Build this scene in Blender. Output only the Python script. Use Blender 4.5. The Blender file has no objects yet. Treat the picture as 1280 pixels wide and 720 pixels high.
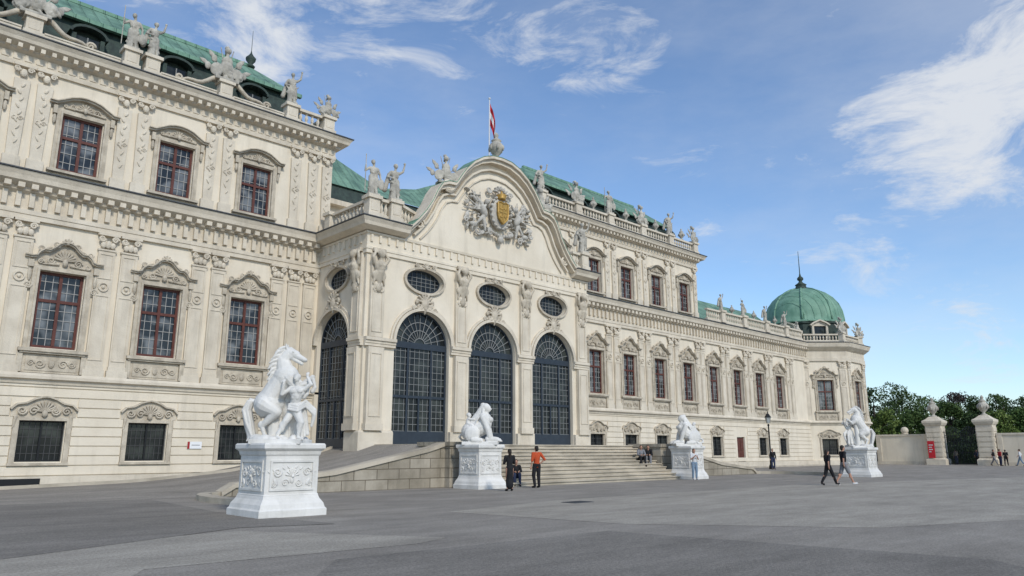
import bpy, math, random
from mathutils import Vector, Matrix
pi=math.pi; rad=math.radians
scene=bpy.context.scene; COL=scene.collection
random.seed(7)
# ------------------------------------------------------------------ materials
def pmat(name,c1,c2=None,scale=1.0,rough=.8,bump=0.0,bscale=20,metal=0,streak=0,spec=.3,rand=0,detail=6,cs=(.35,.65)):
    m=bpy.data.materials.new(name); m.use_nodes=True; nt=m.node_tree; N=nt.nodes; L=nt.links
    b=N['Principled BSDF']; b.inputs['Roughness'].default_value=rough; b.inputs['Metallic'].default_value=metal
    b.inputs['Specular IOR Level'].default_value=spec
    g=N.new('ShaderNodeNewGeometry'); c2=c2 or c1
    no=N.new('ShaderNodeTexNoise'); no.inputs['Scale'].default_value=scale; no.inputs['Detail'].default_value=detail; no.inputs['Roughness'].default_value=.6
    L.new(g.outputs['Position'],no.inputs['Vector'])
    r=N.new('ShaderNodeMapRange'); r.inputs[1].default_value=cs[0]; r.inputs[2].default_value=cs[1]
    L.new(no.outputs['Fac'],r.inputs[0])
    mx=N.new('ShaderNodeMix'); mx.data_type='RGBA'; mx.inputs[6].default_value=(*c1,1); mx.inputs[7].default_value=(*c2,1)
    L.new(r.outputs[0],mx.inputs[0]); out=mx.outputs[2]
    if streak:
        mp=N.new('ShaderNodeMapping'); mp.inputs['Scale'].default_value=(1.6,1.6,.18); L.new(g.outputs['Position'],mp.inputs[0])
        n2=N.new('ShaderNodeTexNoise'); n2.inputs['Scale'].default_value=1.3; n2.inputs['Detail'].default_value=8; n2.inputs['Roughness'].default_value=.7; L.new(mp.outputs[0],n2.inputs['Vector'])
        r2=N.new('ShaderNodeMapRange'); r2.inputs[1].default_value=.5; r2.inputs[2].default_value=.8; r2.inputs[4].default_value=streak; L.new(n2.outputs['Fac'],r2.inputs[0])
        m2=N.new('ShaderNodeMix'); m2.data_type='RGBA'; m2.inputs[7].default_value=(c1[0]*.33,c1[1]*.33,c1[2]*.32,1); L.new(out,m2.inputs[6]); L.new(r2.outputs[0],m2.inputs[0]); out=m2.outputs[2]
    if rand:
        oi=N.new('ShaderNodeObjectInfo'); r3=N.new('ShaderNodeMapRange'); r3.inputs[3].default_value=1-rand; r3.inputs[4].default_value=1+rand; L.new(oi.outputs['Random'],r3.inputs[0])
        vm=N.new('ShaderNodeVectorMath'); vm.operation='SCALE'; L.new(out,vm.inputs[0]); L.new(r3.outputs[0],vm.inputs['Scale']); out=vm.outputs[0]
    L.new(out,b.inputs['Base Color'])
    if bump:
        nb=N.new('ShaderNodeTexNoise'); nb.inputs['Scale'].default_value=bscale; nb.inputs['Detail'].default_value=5; L.new(g.outputs['Position'],nb.inputs['Vector'])
        bp=N.new('ShaderNodeBump'); bp.inputs['Strength'].default_value=bump; bp.inputs['Distance'].default_value=.05; L.new(nb.outputs['Fac'],bp.inputs['Height']); L.new(bp.outputs[0],b.inputs['Normal'])
    return m
PLASTER=pmat('cream_plaster',(.765,.685,.555),(.68,.60,.475),.5,.9,.15,9,streak=.32)
STONE=pmat('cream_stone',(.70,.625,.505),(.575,.505,.40),.9,.9,.3,14,streak=.42)
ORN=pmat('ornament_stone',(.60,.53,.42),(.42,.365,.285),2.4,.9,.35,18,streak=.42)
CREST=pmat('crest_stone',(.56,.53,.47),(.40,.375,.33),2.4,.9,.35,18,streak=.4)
STAT=pmat('weathered_statue_stone',(.53,.495,.42),(.30,.28,.24),2.0,.9,.4,16,streak=.5)
MARB=pmat('white_marble',(.76,.735,.69),(.61,.59,.545),1.6,.7,.2,18,streak=.35)
BROWN=pmat('red_brown_wood',(.13,.045,.032),(.095,.032,.024),3,.5)
BARS=pmat('pale_glazing_bars',(.36,.35,.33),None,3,.6)
BARS2=pmat('grey_glazing_bars',(.22,.225,.22),None,3,.6)
STEEL=pmat('blue_grey_metal_frame',(.035,.046,.06),(.026,.035,.047),3,.45)
LEAD=pmat('lead_flashing',(.085,.09,.095),(.06,.063,.068),2,.6)
SLATE=pmat('dark_mansard_slate',(.05,.075,.062),(.03,.042,.038),3,.7,.3,12)
IRON=pmat('black_iron',(.012,.013,.014),None,3,.5)
STEP=pmat('step_stone',(.55,.485,.385),(.36,.315,.245),.7,.9,.3,14)
GOLD=pmat('gilding',(.52,.33,.09),(.34,.21,.06),7,.5,metal=.3)
def ramp_mat():
    m=pmat('ramp_wall_stone',(.46,.41,.33),(.30,.265,.205),.8,.95,.4,10,streak=.6); nt=m.node_tree; N=nt.nodes; L=nt.links; b=N['Principled BSDF']
    src=b.inputs['Base Color'].links[0].from_socket; g=N.new('ShaderNodeNewGeometry'); sx=N.new('ShaderNodeSeparateXYZ'); cb=N.new('ShaderNodeCombineXYZ'); L.new(g.outputs['Position'],sx.inputs[0])
    ad=N.new('ShaderNodeMath'); ad.operation='ADD'; L.new(sx.outputs[0],ad.inputs[0]); L.new(sx.outputs[1],ad.inputs[1]); L.new(ad.outputs[0],cb.inputs[0]); L.new(sx.outputs[2],cb.inputs[1])
    br=N.new('ShaderNodeTexBrick'); br.inputs['Scale'].default_value=1; br.inputs['Brick Width'].default_value=1.1; br.inputs['Row Height'].default_value=.42; br.inputs['Mortar Size'].default_value=.02; br.inputs['Color1'].default_value=(1,1,1,1); br.inputs['Color2'].default_value=(.78,.77,.75,1); br.inputs['Mortar'].default_value=(.4,.38,.35,1)
    L.new(cb.outputs[0],br.inputs['Vector']); mu=N.new('ShaderNodeMix'); mu.data_type='RGBA'; mu.blend_type='MULTIPLY'; mu.inputs[0].default_value=1; L.new(src,mu.inputs[6]); L.new(br.outputs['Color'],mu.inputs[7]); L.new(mu.outputs[2],b.inputs['Base Color']); return m
RAMPST=ramp_mat()
def glass_mat(name,hi):
    m=bpy.data.materials.new(name); m.use_nodes=True; nt=m.node_tree; N=nt.nodes; L=nt.links; b=N['Principled BSDF']
    b.inputs['Roughness'].default_value=.12; b.inputs['Specular IOR Level'].default_value=.5
    g=N.new('ShaderNodeNewGeometry'); oi=N.new('ShaderNodeObjectInfo')
    no=N.new('ShaderNodeTexNoise'); no.inputs['Scale'].default_value=1.1; no.inputs['Detail'].default_value=2
    ad=N.new('ShaderNodeVectorMath'); sc=N.new('ShaderNodeVectorMath'); sc.operation='SCALE'; L.new(oi.outputs['Location'],sc.inputs[0]); sc.inputs['Scale'].default_value=.7
    L.new(g.outputs['Position'],ad.inputs[0]); L.new(sc.outputs[0],ad.inputs[1]); L.new(ad.outputs[0],no.inputs['Vector'])
    r=N.new('ShaderNodeMapRange'); r.inputs[1].default_value=.46; r.inputs[2].default_value=.62; L.new(no.outputs['Fac'],r.inputs[0])
    mx=N.new('ShaderNodeMix'); mx.data_type='RGBA'; mx.inputs[6].default_value=(.013,.016,.018,1); mx.inputs[7].default_value=hi
    L.new(r.outputs[0],mx.inputs[0]); L.new(mx.outputs[2],b.inputs['Base Color']); return m
GLASS=glass_mat('window_glass',(.17,.18,.185,1)); DGLASS=glass_mat('dark_portal_glass',(.045,.052,.048,1)); DGLASS.node_tree.nodes['Principled BSDF'].inputs['Specular IOR Level'].default_value=.25
def copper_mat(n,a,b_):
    m=pmat(n,a,b_,.9,.65,0,streak=.5); nt=m.node_tree; N=nt.nodes; L=nt.links; b=N['Principled BSDF']
    g=N.new('ShaderNodeNewGeometry'); w=N.new('ShaderNodeTexWave'); w.inputs['Scale'].default_value=.5; w.bands_direction='X'
    L.new(g.outputs['Position'],w.inputs['Vector'])
    r=N.new('ShaderNodeMapRange'); r.inputs[1].default_value=.9; r.inputs[2].default_value=1; L.new(w.outputs['Fac'],r.inputs[0])
    bp=N.new('ShaderNodeBump'); bp.inputs['Strength'].default_value=.8; bp.inputs['Distance'].default_value=.1; L.new(r.outputs[0],bp.inputs['Height']); L.new(bp.outputs[0],b.inputs['Normal'])
    return m
COPPER=copper_mat('green_copper',(.21,.36,.26),(.125,.25,.175)); ROOFC=copper_mat('weathered_roof_copper',(.20,.34,.245),(.09,.165,.125))
# ------------------------------------------------------------------ mesh collecting
class MB:
    def __init__(s): s.v=[]; s.f=[]
    def add(s,vs,fs):
        o=len(s.v); s.v+=[tuple(p) for p in vs]; s.f+=[tuple(i+o for i in f) for f in fs]; return s
    def merge(s,b,M=None):
        return s.add([M@Vector(p) for p in b.v] if M else b.v,b.f)
    def box(s,x0,x1,y0,y1,z0,z1):
        return s.add([(x0,y0,z0),(x1,y0,z0),(x1,y1,z0),(x0,y1,z0),(x0,y0,z1),(x1,y0,z1),(x1,y1,z1),(x0,y1,z1)],
          [(0,3,2,1),(4,5,6,7),(0,1,5,4),(1,2,6,5),(2,3,7,6),(3,0,4,7)])
    def quad(s,a,b,c,d): return s.add([a,b,c,d],[(0,1,2,3)])
    def tube(s,pts,r,n=6):
        pts=[Vector(p) for p in pts]; k=len(pts); rs=r if isinstance(r,(list,tuple)) else [r]*k
        vs=[]; fs=[]; prev=None
        for i,p in enumerate(pts):
            t=(pts[min(i+1,k-1)]-pts[max(i-1,0)])
            t=t.normalized() if t.length>1e-9 else Vector((0,0,1))
            if prev is None:
                a=Vector((0,0,1)) if abs(t.z)<.9 else Vector((1,0,0)); u=t.cross(a).normalized()
            else:
                u=(prev-t*prev.dot(t)); u=u.normalized() if u.length>1e-6 else prev
            prev=u; w=t.cross(u)
            for j in range(n):
                a=2*pi*j/n; vs.append(p+(u*math.cos(a)+w*math.sin(a))*rs[i])
        for i in range(k-1):
            for j in range(n): fs.append((i*n+j,i*n+(j+1)%n,(i+1)*n+(j+1)%n,(i+1)*n+j))
        fs.append(tuple(range(n-1,-1,-1))); fs.append(tuple((k-1)*n+j for j in range(n)))
        return s.add(vs,fs)
    def cap(s,p0,p1,r0,r1,n=10):
        p0=Vector(p0); p1=Vector(p1); d=(p1-p0); d=d.normalized() if d.length>1e-6 else Vector((0,0,1))
        P=[];Q=[]
        for a in (.25,.7,1.15,pi/2): P.append(p0-d*r0*math.cos(a)); Q.append(r0*math.sin(a))
        for a in (pi/2,1.15,.7,.25): P.append(p1+d*r1*math.cos(a)); Q.append(r1*math.sin(a))
        return s.tube(P,Q,n)
    def ell(s,c,r,rot=None,n=12,m=8):
        if isinstance(r,(int,float)): r=(r,r,r)
        c=Vector(c); vs=[Vector((0,0,-r[2]))]
        for i in range(1,m):
            a=-pi/2+pi*i/m
            for j in range(n):
                b=2*pi*j/n; vs.append(Vector((r[0]*math.cos(a)*math.cos(b),r[1]*math.cos(a)*math.sin(b),r[2]*math.sin(a))))
        vs.append(Vector((0,0,r[2])))
        if rot is not None:
            E=Matrix.Rotation(rot[2],3,'Z')@Matrix.Rotation(rot[1],3,'Y')@Matrix.Rotation(rot[0],3,'X'); vs=[E@v for v in vs]
        fs=[(0,1+(j+1)%n,1+j) for j in range(n)]
        for i in range(m-2):
            for j in range(n): fs.append((1+i*n+j,1+i*n+(j+1)%n,1+(i+1)*n+(j+1)%n,1+(i+1)*n+j))
        e=1+(m-1)*n; fs+=[(e,1+(m-2)*n+j,1+(m-2)*n+(j+1)%n) for j in range(n)]
        return s.add([v+c for v in vs],fs)
    def lathe(s,prof,c=(0,0,0),n=16,ph=0):
        vs=[];fs=[];k=len(prof)
        for r,z in prof:
            for j in range(n):
                a=2*pi*(j+ph)/n; vs.append((c[0]+r*math.cos(a),c[1]+r*math.sin(a),c[2]+z))
        for i in range(k-1):
            for j in range(n): fs.append((i*n+j,i*n+(j+1)%n,(i+1)*n+(j+1)%n,(i+1)*n+j))
        fs.append(tuple(range(n-1,-1,-1))); fs.append(tuple((k-1)*n+j for j in range(n)))
        return s.add(vs,fs)
    def spiral(s,c,r,sg=1,y=-.12,t=.05,turns=1.6,a0=0):
        pts=[];rs=[]
        for k in range(17):
            q=k/16; a=a0+sg*turns*2*pi*q; rr=r*(1-q*.85); pts.append((c[0]+rr*math.cos(a),y,c[1]+rr*math.sin(a))); rs.append(t*(1-.4*q))
        return s.tube(pts,rs,5)
    def shell(s,c,r,y=-.12,n=7,t=.07):
        for k in range(n):
            a=pi*(k+.5)/n; s.cap((c[0]+.25*r*math.cos(a),y,c[1]+.25*r*math.sin(a)),(c[0]+r*math.cos(a),y,c[1]+r*math.sin(a)),t*.5,t,6)
        return s.ell((c[0],y-.03,c[1]),(t*1.6,t*1.4,t*1.6),n=8,m=6)
    def strip(s,pts,th,y0,y1):
        k=len(pts); inn=[];out=[]
        for i in range(k):
            a=pts[max(i-1,0)]; b=pts[min(i+1,k-1)]; dx=b[0]-a[0]; dz=b[1]-a[1]; l=math.hypot(dx,dz) or 1; nx,nz=-dz/l,dx/l
            inn.append(pts[i]); out.append((pts[i][0]+nx*th,pts[i][1]+nz*th))
        vs=[]
        for i in range(k): vs+=[(inn[i][0],y0,inn[i][1]),(out[i][0],y0,out[i][1]),(out[i][0],y1,out[i][1]),(inn[i][0],y1,inn[i][1])]
        fs=[]
        for i in range(k-1):
            for j in range(4): fs.append((i*4+j,i*4+(j+1)%4,(i+1)*4+(j+1)%4,(i+1)*4+j))
        fs+=[(0,1,2,3),tuple((k-1)*4+j for j in (3,2,1,0))]
        return s.add(vs,fs)
    def fillto(s,pts,z0,y):
        for a,b in zip(pts[:-1],pts[1:]): s.quad((a[0],y,z0),(b[0],y,z0),(b[0],y,b[1]),(a[0],y,a[1]))
        return s
    def sweep(s,path,prof,closed=False):
        k=len(path); n=len(prof); vs=[];fs=[]
        def nrm(a,b):
            dx,dy=b[0]-a[0],b[1]-a[1]; l=math.hypot(dx,dy); return (dy/l,-dx/l)
        for i,p in enumerate(path):
            if closed or 0<i<k-1:
                n1=nrm(path[i-1],p); n2=nrm(p,path[(i+1)%k]); q=1+n1[0]*n2[0]+n1[1]*n2[1]; m=((n1[0]+n2[0])/q,(n1[1]+n2[1])/q)
            elif i==0: m=nrm(p,path[1])
            else: m=nrm(path[-2],p)
            for o,z in prof: vs.append((p[0]+m[0]*o,p[1]+m[1]*o,z))
        for i in range(k if closed else k-1):
            a=i*n;b=((i+1)%k)*n
            for j in range(n): fs.append((a+j,a+(j+1)%n,b+(j+1)%n,b+j))
        if not closed: fs+=[tuple(range(n)),tuple((k-1)*n+j for j in range(n-1,-1,-1))]
        return s.add(vs,fs)
    def mesh(s,name,mat,smooth=False):
        me=bpy.data.meshes.new(name); me.from_pydata(s.v,[],s.f); me.materials.append(mat)
        if smooth: me.polygons.foreach_set('use_smooth',[True]*len(me.polygons))
        me.update(); return me
def remesh(mb,name,mat,voxel=.03,it=3):
    me=mb.mesh('tmp',mat); o=bpy.data.objects.new('tmp',me); COL.objects.link(o)
    a=o.modifiers.new('r','REMESH'); a.mode='VOXEL'; a.voxel_size=voxel
    b=o.modifiers.new('s','SMOOTH'); b.factor=.5; b.iterations=it
    dg=bpy.context.evaluated_depsgraph_get(); r=bpy.data.meshes.new_from_object(o.evaluated_get(dg))
    bpy.data.objects.remove(o); r.name=name; r.materials.clear(); r.materials.append(mat)
    r.polygons.foreach_set('use_smooth',[True]*len(r.polygons)); return r
def ob(name,me,parent=None,loc=(0,0,0),rz=0,inv=False,scale=1):
    o=bpy.data.objects.new(name,me); COL.objects.link(o); o.location=loc; o.rotation_euler=(0,0,rz)
    o.scale=(scale,)*3 if isinstance(scale,(int,float)) else scale
    if parent is not None:
        o.parent=parent
        if inv: o.matrix_parent_inverse=Matrix.Translation(-Vector(parent.location))
    return o
def tag(o,label,cat,group=None,kind=None):
    if label: o['label']=label
    if cat: o['category']=cat
    if group: o['group']=group
    if kind: o['kind']=kind
    return o
def thing(name,label,cat,loc=(0,0,0),rz=0,group=None,scale=1): return tag(ob(name,None,None,loc,rz,scale=scale),label,cat,group)
def dup(t,loc,rz,label,group=None,scale=None):
    r=t.copy(); COL.objects.link(r); r.location=loc; r.rotation_euler=(0,0,rz); r['label']=label
    if group: r['group']=group
    if scale: r.scale=(scale,)*3
    for ch_ in list(t.children):
        c=ch_.copy(); COL.objects.link(c); c.parent=r
        for g in list(ch_.children):
            d=g.copy(); COL.objects.link(d); d.parent=c
    return r
def struct(name,mb,mat): return tag(ob(name,mb.mesh(name,mat)),None,None,kind='structure')
# ------------------------------------------------------------------ camera and site measure
F=920; PIT=math.atan(203/F); HEAD=rad(46.1); CP,SP=math.cos(PIT),math.sin(PIT); CHH,SHH=math.cos(HEAD),math.sin(HEAD)
def ray(u,v):
    a=(u-640)/F; b=(360-v)/F; H=CP-SP*b
    return Vector((CHH*H+SHH*a,SHH*H-CHH*a,SP+CP*b))
def gnd(u,v):
    d=ray(u,v); t=1.6/-d.z; return (d.x*t,d.y*t,0)
def far(u,t):
    d=ray(u,563); return (d.x*t,d.y*t,0)
cam=bpy.data.cameras.new('camera'); co=ob('camera',cam,None,(0,0,1.6)); co.rotation_euler=(pi/2+PIT,0,HEAD-pi/2)
cam.sensor_width=36; cam.lens=F/1280*36; cam.clip_end=5000; scene.camera=co
# ------------------------------------------------------------------ light and sky
sd=Vector((-.22,-.80,.62)).normalized()
sun=bpy.data.lights.new('sun','SUN'); sun.energy=2.35; sun.angle=rad(8); sun.color=(1,.95,.86)
so=ob('sun',sun,None,(0,0,60)); so.rotation_mode='QUATERNION'; so.rotation_quaternion=sd.to_track_quat('Z','Y')
w=bpy.data.worlds.new('World'); scene.world=w; w.use_nodes=True; N=w.node_tree.nodes; L=w.node_tree.links
bg=N['Background']; bg.inputs['Strength'].default_value=.15
sky=N.new('ShaderNodeTexSky'); sky.sky_type='NISHITA'; sky.sun_disc=False; sky.sun_elevation=math.asin(sd.z); sky.sun_rotation=math.atan2(sd.x,sd.y); sky.air_density=1.0; sky.dust_density=.3; sky.ozone_density=2.2
tc=N.new('ShaderNodeTexCoord'); D=tc.outputs['Generated']
def math_n(op,a,b):
    m=N.new('ShaderNodeMath'); m.operation=op
    for i,x in enumerate((a,b)):
        if isinstance(x,(int,float)): m.inputs[i].default_value=x
        else: L.new(x,m.inputs[i])
    return m.outputs[0]
def maprange(x,a,b,c=0,d=1):
    r=N.new('ShaderNodeMapRange'); r.interpolation_type='SMOOTHSTEP'; r.inputs[1].default_value=a; r.inputs[2].default_value=b; r.inputs[3].default_value=c; r.inputs[4].default_value=d; L.new(x,r.inputs[0]); return r.outputs[0]
acc=None
for u,v,pr,wt in [(1080,150,40,.7),(1125,138,45,.75),(1175,112,45,.75),(1225,85,55,.8),(1275,55,65,.85),(1075,245,45,.75),(1120,228,50,.85),(1170,205,58,.95),(1225,185,60,1.0),(1290,165,70,1.0),(1100,185,42,.6),(680,60,40,.65),(730,52,48,.85),(785,58,42,.75),(480,25,100,.5),(580,10,80,.55),(325,25,60,.7),(215,5,60,.55),(130,0,60,.6),(1000,290,90,.35),(1120,290,120,.4),(930,258,90,.35),(1230,390,100,.4)]:
    d=ray(u,v).normalized(); vm=N.new('ShaderNodeVectorMath'); vm.operation='DOT_PRODUCT'; vm.inputs[1].default_value=d; L.new(D,vm.inputs[0])
    k=maprange(vm.outputs['Value'],math.cos(pr/F*1.5),1,0,wt); acc=k if acc is None else math_n('MAXIMUM',acc,k)
# streak the cloud noise along one compass direction
mp=N.new('ShaderNodeMapping'); mp.vector_type='POINT'; mp.inputs['Rotation'].default_value=(rad(20),rad(-25),rad(40)); mp.inputs['Scale'].default_value=(1.0,1.0,2.6); L.new(D,mp.inputs[0])
n1=N.new('ShaderNodeTexNoise'); n1.inputs['Scale'].default_value=6.5; n1.inputs['Detail'].default_value=13; n1.inputs['Roughness'].default_value=.66; n1.inputs['Distortion'].default_value=.55; L.new(mp.outputs[0],n1.inputs['Vector'])
dens=maprange(math_n('ADD',math_n('MULTIPLY',n1.outputs['Fac'],1.9),math_n('MULTIPLY',acc,.50)),1.08,1.68,0,.93)
n3=N.new('ShaderNodeTexNoise'); n3.inputs['Scale'].default_value=1.7; n3.inputs['Detail'].default_value=10; n3.inputs['Roughness'].default_value=.6; L.new(mp.outputs[0],n3.inputs['Vector'])
veil=maprange(n3.outputs['Fac'],.36,.72,.03,.33)
dens2=math_n('MAXIMUM',dens,veil)
tint=N.new('ShaderNodeMix'); tint.data_type='RGBA'; tint.blend_type='MULTIPLY'; tint.inputs[0].default_value=1; tint.inputs[7].default_value=(.94,1.06,1.17,1); L.new(sky.outputs[0],tint.inputs[6])
mixc=N.new('ShaderNodeMix'); mixc.data_type='RGBA'; mixc.inputs[7].default_value=(5.0,5.2,5.5,1); L.new(tint.outputs[2],mixc.inputs[6]); L.new(dens2,mixc.inputs[0]); L.new(mixc.outputs[2],bg.inputs['Color'])
scene.view_settings.view_transform='Standard'; scene.view_settings.look='None'; scene.view_settings.exposure=0
# ------------------------------------------------------------------ ground
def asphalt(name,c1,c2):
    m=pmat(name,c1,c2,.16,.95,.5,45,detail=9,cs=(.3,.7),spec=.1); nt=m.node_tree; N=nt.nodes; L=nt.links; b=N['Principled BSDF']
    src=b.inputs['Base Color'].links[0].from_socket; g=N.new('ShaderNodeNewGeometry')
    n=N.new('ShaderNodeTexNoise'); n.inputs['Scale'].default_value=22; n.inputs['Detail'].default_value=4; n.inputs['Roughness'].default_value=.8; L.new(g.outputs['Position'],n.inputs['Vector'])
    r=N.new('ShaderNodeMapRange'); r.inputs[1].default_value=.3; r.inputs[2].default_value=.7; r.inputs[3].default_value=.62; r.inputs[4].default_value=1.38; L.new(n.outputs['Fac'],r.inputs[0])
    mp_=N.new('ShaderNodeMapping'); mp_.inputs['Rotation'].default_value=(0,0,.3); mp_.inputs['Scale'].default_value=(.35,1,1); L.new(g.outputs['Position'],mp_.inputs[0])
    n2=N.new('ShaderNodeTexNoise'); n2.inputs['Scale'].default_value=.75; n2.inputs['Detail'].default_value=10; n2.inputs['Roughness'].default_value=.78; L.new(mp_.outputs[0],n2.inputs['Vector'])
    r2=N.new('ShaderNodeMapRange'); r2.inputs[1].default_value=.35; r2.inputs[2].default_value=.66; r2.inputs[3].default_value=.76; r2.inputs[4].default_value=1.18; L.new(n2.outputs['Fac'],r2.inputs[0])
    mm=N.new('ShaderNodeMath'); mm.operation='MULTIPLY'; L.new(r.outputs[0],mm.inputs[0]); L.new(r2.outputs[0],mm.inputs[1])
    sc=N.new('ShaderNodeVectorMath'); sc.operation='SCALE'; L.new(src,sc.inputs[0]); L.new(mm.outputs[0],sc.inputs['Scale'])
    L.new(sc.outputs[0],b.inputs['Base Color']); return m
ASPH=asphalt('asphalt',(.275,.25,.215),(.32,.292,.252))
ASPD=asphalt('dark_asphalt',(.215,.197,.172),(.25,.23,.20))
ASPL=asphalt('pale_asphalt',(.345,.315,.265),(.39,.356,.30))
g=MB().box(-1500,1500,-1500,1500,-.5,0); struct('ground',g,ASPH)
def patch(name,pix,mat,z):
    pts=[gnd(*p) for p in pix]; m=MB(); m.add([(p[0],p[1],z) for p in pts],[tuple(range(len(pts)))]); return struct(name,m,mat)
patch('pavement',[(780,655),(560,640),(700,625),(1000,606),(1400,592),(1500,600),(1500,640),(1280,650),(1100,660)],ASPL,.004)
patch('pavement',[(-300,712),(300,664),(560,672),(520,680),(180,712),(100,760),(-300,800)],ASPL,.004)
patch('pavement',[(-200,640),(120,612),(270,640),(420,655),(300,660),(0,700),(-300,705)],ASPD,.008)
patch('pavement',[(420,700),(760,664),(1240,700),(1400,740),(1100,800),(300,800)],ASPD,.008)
dr=MB().box(-.45,.45,-.3,.3,0,.012); 
for k in range(9): dr.box(-.4+k*.095,-.36+k*.095,-.26,.26,.012,.02)
p=gnd(722,628); tag(ob('drain_cover',dr.mesh('drain_cover',LEAD),None,(p[0],p[1],.004)),'flat dark iron drain cover set in the asphalt before the stairs','drain cover')
FY=37.85; PY=32.8; PX0,PX1=20.8,38.7
def lerp(x,pts):
    if x<=pts[0][0]: return pts[0][1]
    for (a,b),(c,d) in zip(pts[:-1],pts[1:]):
        if x<=c: return b+(d-b)*(x-a)/(c-a)
    return pts[-1][1]
RZ=[(4,.01),(8,.12),(11,.2),(12.1,.27),(15.7,.6),(20.4,1.5),(21.6,1.86)]
def rz_(X,Y):
    x=X if X<30 else 60.2-X; f=1 if x>11.4 else max(0,min(1,(Y-26.8)/5)); return lerp(x,RZ)*f
for side in (0,1):
    m=MB(); xs=[3+.6*i for i in range(32)]; xs=[x for x in xs if x<21.6]+[21.6]; ys=[26.8+.8*i for i in range(14)]; ys[-1]=FY-.02
    if side: xs=[60.2-x for x in xs]
    nx=len(xs); vs=[(x,y,rz_(x,y)+.006) for y in ys for x in xs]; fs=[(j*nx+i,j*nx+i+1,(j+1)*nx+i+1,(j+1)*nx+i) for j in range(13) for i in range(nx-1)]
    m.add(vs,fs); struct('ramp',m,ASPH)
    wm=MB(); cpv=MB()
    wx=[11.2+.5*i for i in range(21)]
    X_=lambda a: a if not side else 60.2-a
    for a,b in zip(wx[:-1],wx[1:]):
        za,zb=rz_(a,30)+.06,rz_(b,30)+.06
        if a<11.6: za=.02
        A,B=X_(a),X_(b); y0,y1=26.35,26.8
        wm.add([(A,y0,0),(B,y0,0),(B,y1,0),(A,y1,0),(A,y0,za),(B,y0,zb),(B,y1,zb),(A,y1,za)],[(0,1,5,4),(2,3,7,6),(4,5,6,7),(0,4,7,3),(1,2,6,5)])
        cpv.add([(A,26.27,za),(B,26.27,zb),(B,26.88,zb),(A,26.88,za),(A,26.27,za+.17),(B,26.27,zb+.17),(B,26.88,zb+.17),(A,26.88,za+.17)],[(0,1,2,3),(4,5,6,7),(0,1,5,4),(2,3,7,6),(0,4,7,3),(1,2,6,5)])
    kp=[(11.2,26.6),(10.7,26.35),(10.3,25.7),(10.05,24.8),(9.95,23.8),(10.0,22.6),(10.25,21.4),(10.7,20.3)]
    kp=[(X_(a),b) for a,b in kp]; kp=kp if not side else kp[::-1]
    r=thing('ramp_wall',['stone retaining wall of the carriage ramp beside the rearing horse statue nearest the viewer','stone retaining wall of the far carriage ramp right of the stairs'][side],'wall',(X_(11.2),26.6,0))
    ob('wall_face',wm.mesh('ramp_wall_face',RAMPST),r,inv=True); ob('coping',cpv.mesh('ramp_coping',STEP),r,inv=True)
    ob('curved_kerb',MB().sweep(kp,[(.2,0),(.2,.17),(-.18,.19),(-.18,0)]).mesh('curved_kerb',STEP),r,inv=True)
    kb=MB()
    for a,b in zip(xs[:-1],xs[1:]):
        za,zb=rz_(a,36),rz_(b,36)
        kb.add([(a,35.7,za),(b,35.7,zb),(b,35.9,zb),(a,35.9,za),(a,35.7,za+.13),(b,35.7,zb+.13),(b,35.9,zb+.13),(a,35.9,za+.13)],[(4,5,6,7),(0,1,5,4),(2,3,7,6)])
    if not side: struct('kerb',kb.box(-40,xs[0],35.7,35.9,0,.13),STEP)
    else: struct('kerb',kb.box(xs[0],82,35.7,35.9,0,.13),STEP)
pl=MB().box(21.6,38.6,28.3,PY,0,1.9); struct('terrace',pl,STEP)
# stairs
st=thing('staircase','broad flight of pale stone steps rising to the portal','stairs',(30,24.6,0))
x0,x1=22.75,37.15
for k in range(11):
    y=24.6+k*.336; s=MB(); z=(k+1)*.1727
    s.box(x0,x1,y+.04,28.3,z-.1727,z-.05); s.box(x0,x1,y-.03,28.3,z-.05,z)
    ob('step',s.mesh('step',STEP),st,inv=True)
for a,b in ((21.2,22.7),(37.2,38.7)):
    ob('cheek_wall',MB().box(a,b,26.0,28.3,0,1.8).box(a-.07,b+.07,25.93,28.35,1.802,1.98).mesh('cheek_wall',RAMPST),st,inv=True)
# ------------------------------------------------------------------ palace
PAL=thing('palace','long cream baroque palace with green copper roofs, gabled portal and domed corner pavilion','palace',(30,FY,0))
def pc(name,mb,mat,smooth=False): return ob(name,mb.mesh(name,mat,smooth) if isinstance(mb,MB) else mb,PAL,inv=True)
class Frame:
    def __init__(s,ox,oy,sx,sy): s.o=(ox,oy); s.s=(sx,sy); s.n=(-sy,sx); s.rz=math.atan2(sy,sx)
    def pt(f,s,d,z): return (f.o[0]+f.s[0]*s+f.n[0]*d,f.o[1]+f.s[1]*s+f.n[1]*d,z)
    def put(f,name,me,s,d,z,parent=PAL,scale=1):
        o=ob(name,me,parent,f.pt(s,d,z),f.rz,inv=True,scale=scale); return o
    def M(f,s,d,z): return Matrix.Translation(f.pt(s,d,z))@Matrix.Rotation(f.rz,4,'Z')
def rect(c,w,z0,z1): return dict(a=c-w/2,b=c+w/2,lo=lambda x:z0,hi=lambda x:z1,n=1)
def arch(c,r,z0,zs): return dict(a=c-r,b=c+r,lo=lambda x:z0,hi=lambda x:zs+math.sqrt(max(0,r*r-(x-c)**2)),n=24)
def oval(c,zc,rx,rz): 
    f=lambda x: rz*math.sqrt(max(0,1-((x-c)/rx)**2)); return dict(a=c-rx,b=c+rx,lo=lambda x:zc-f(x),hi=lambda x:zc+f(x),n=24)
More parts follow.
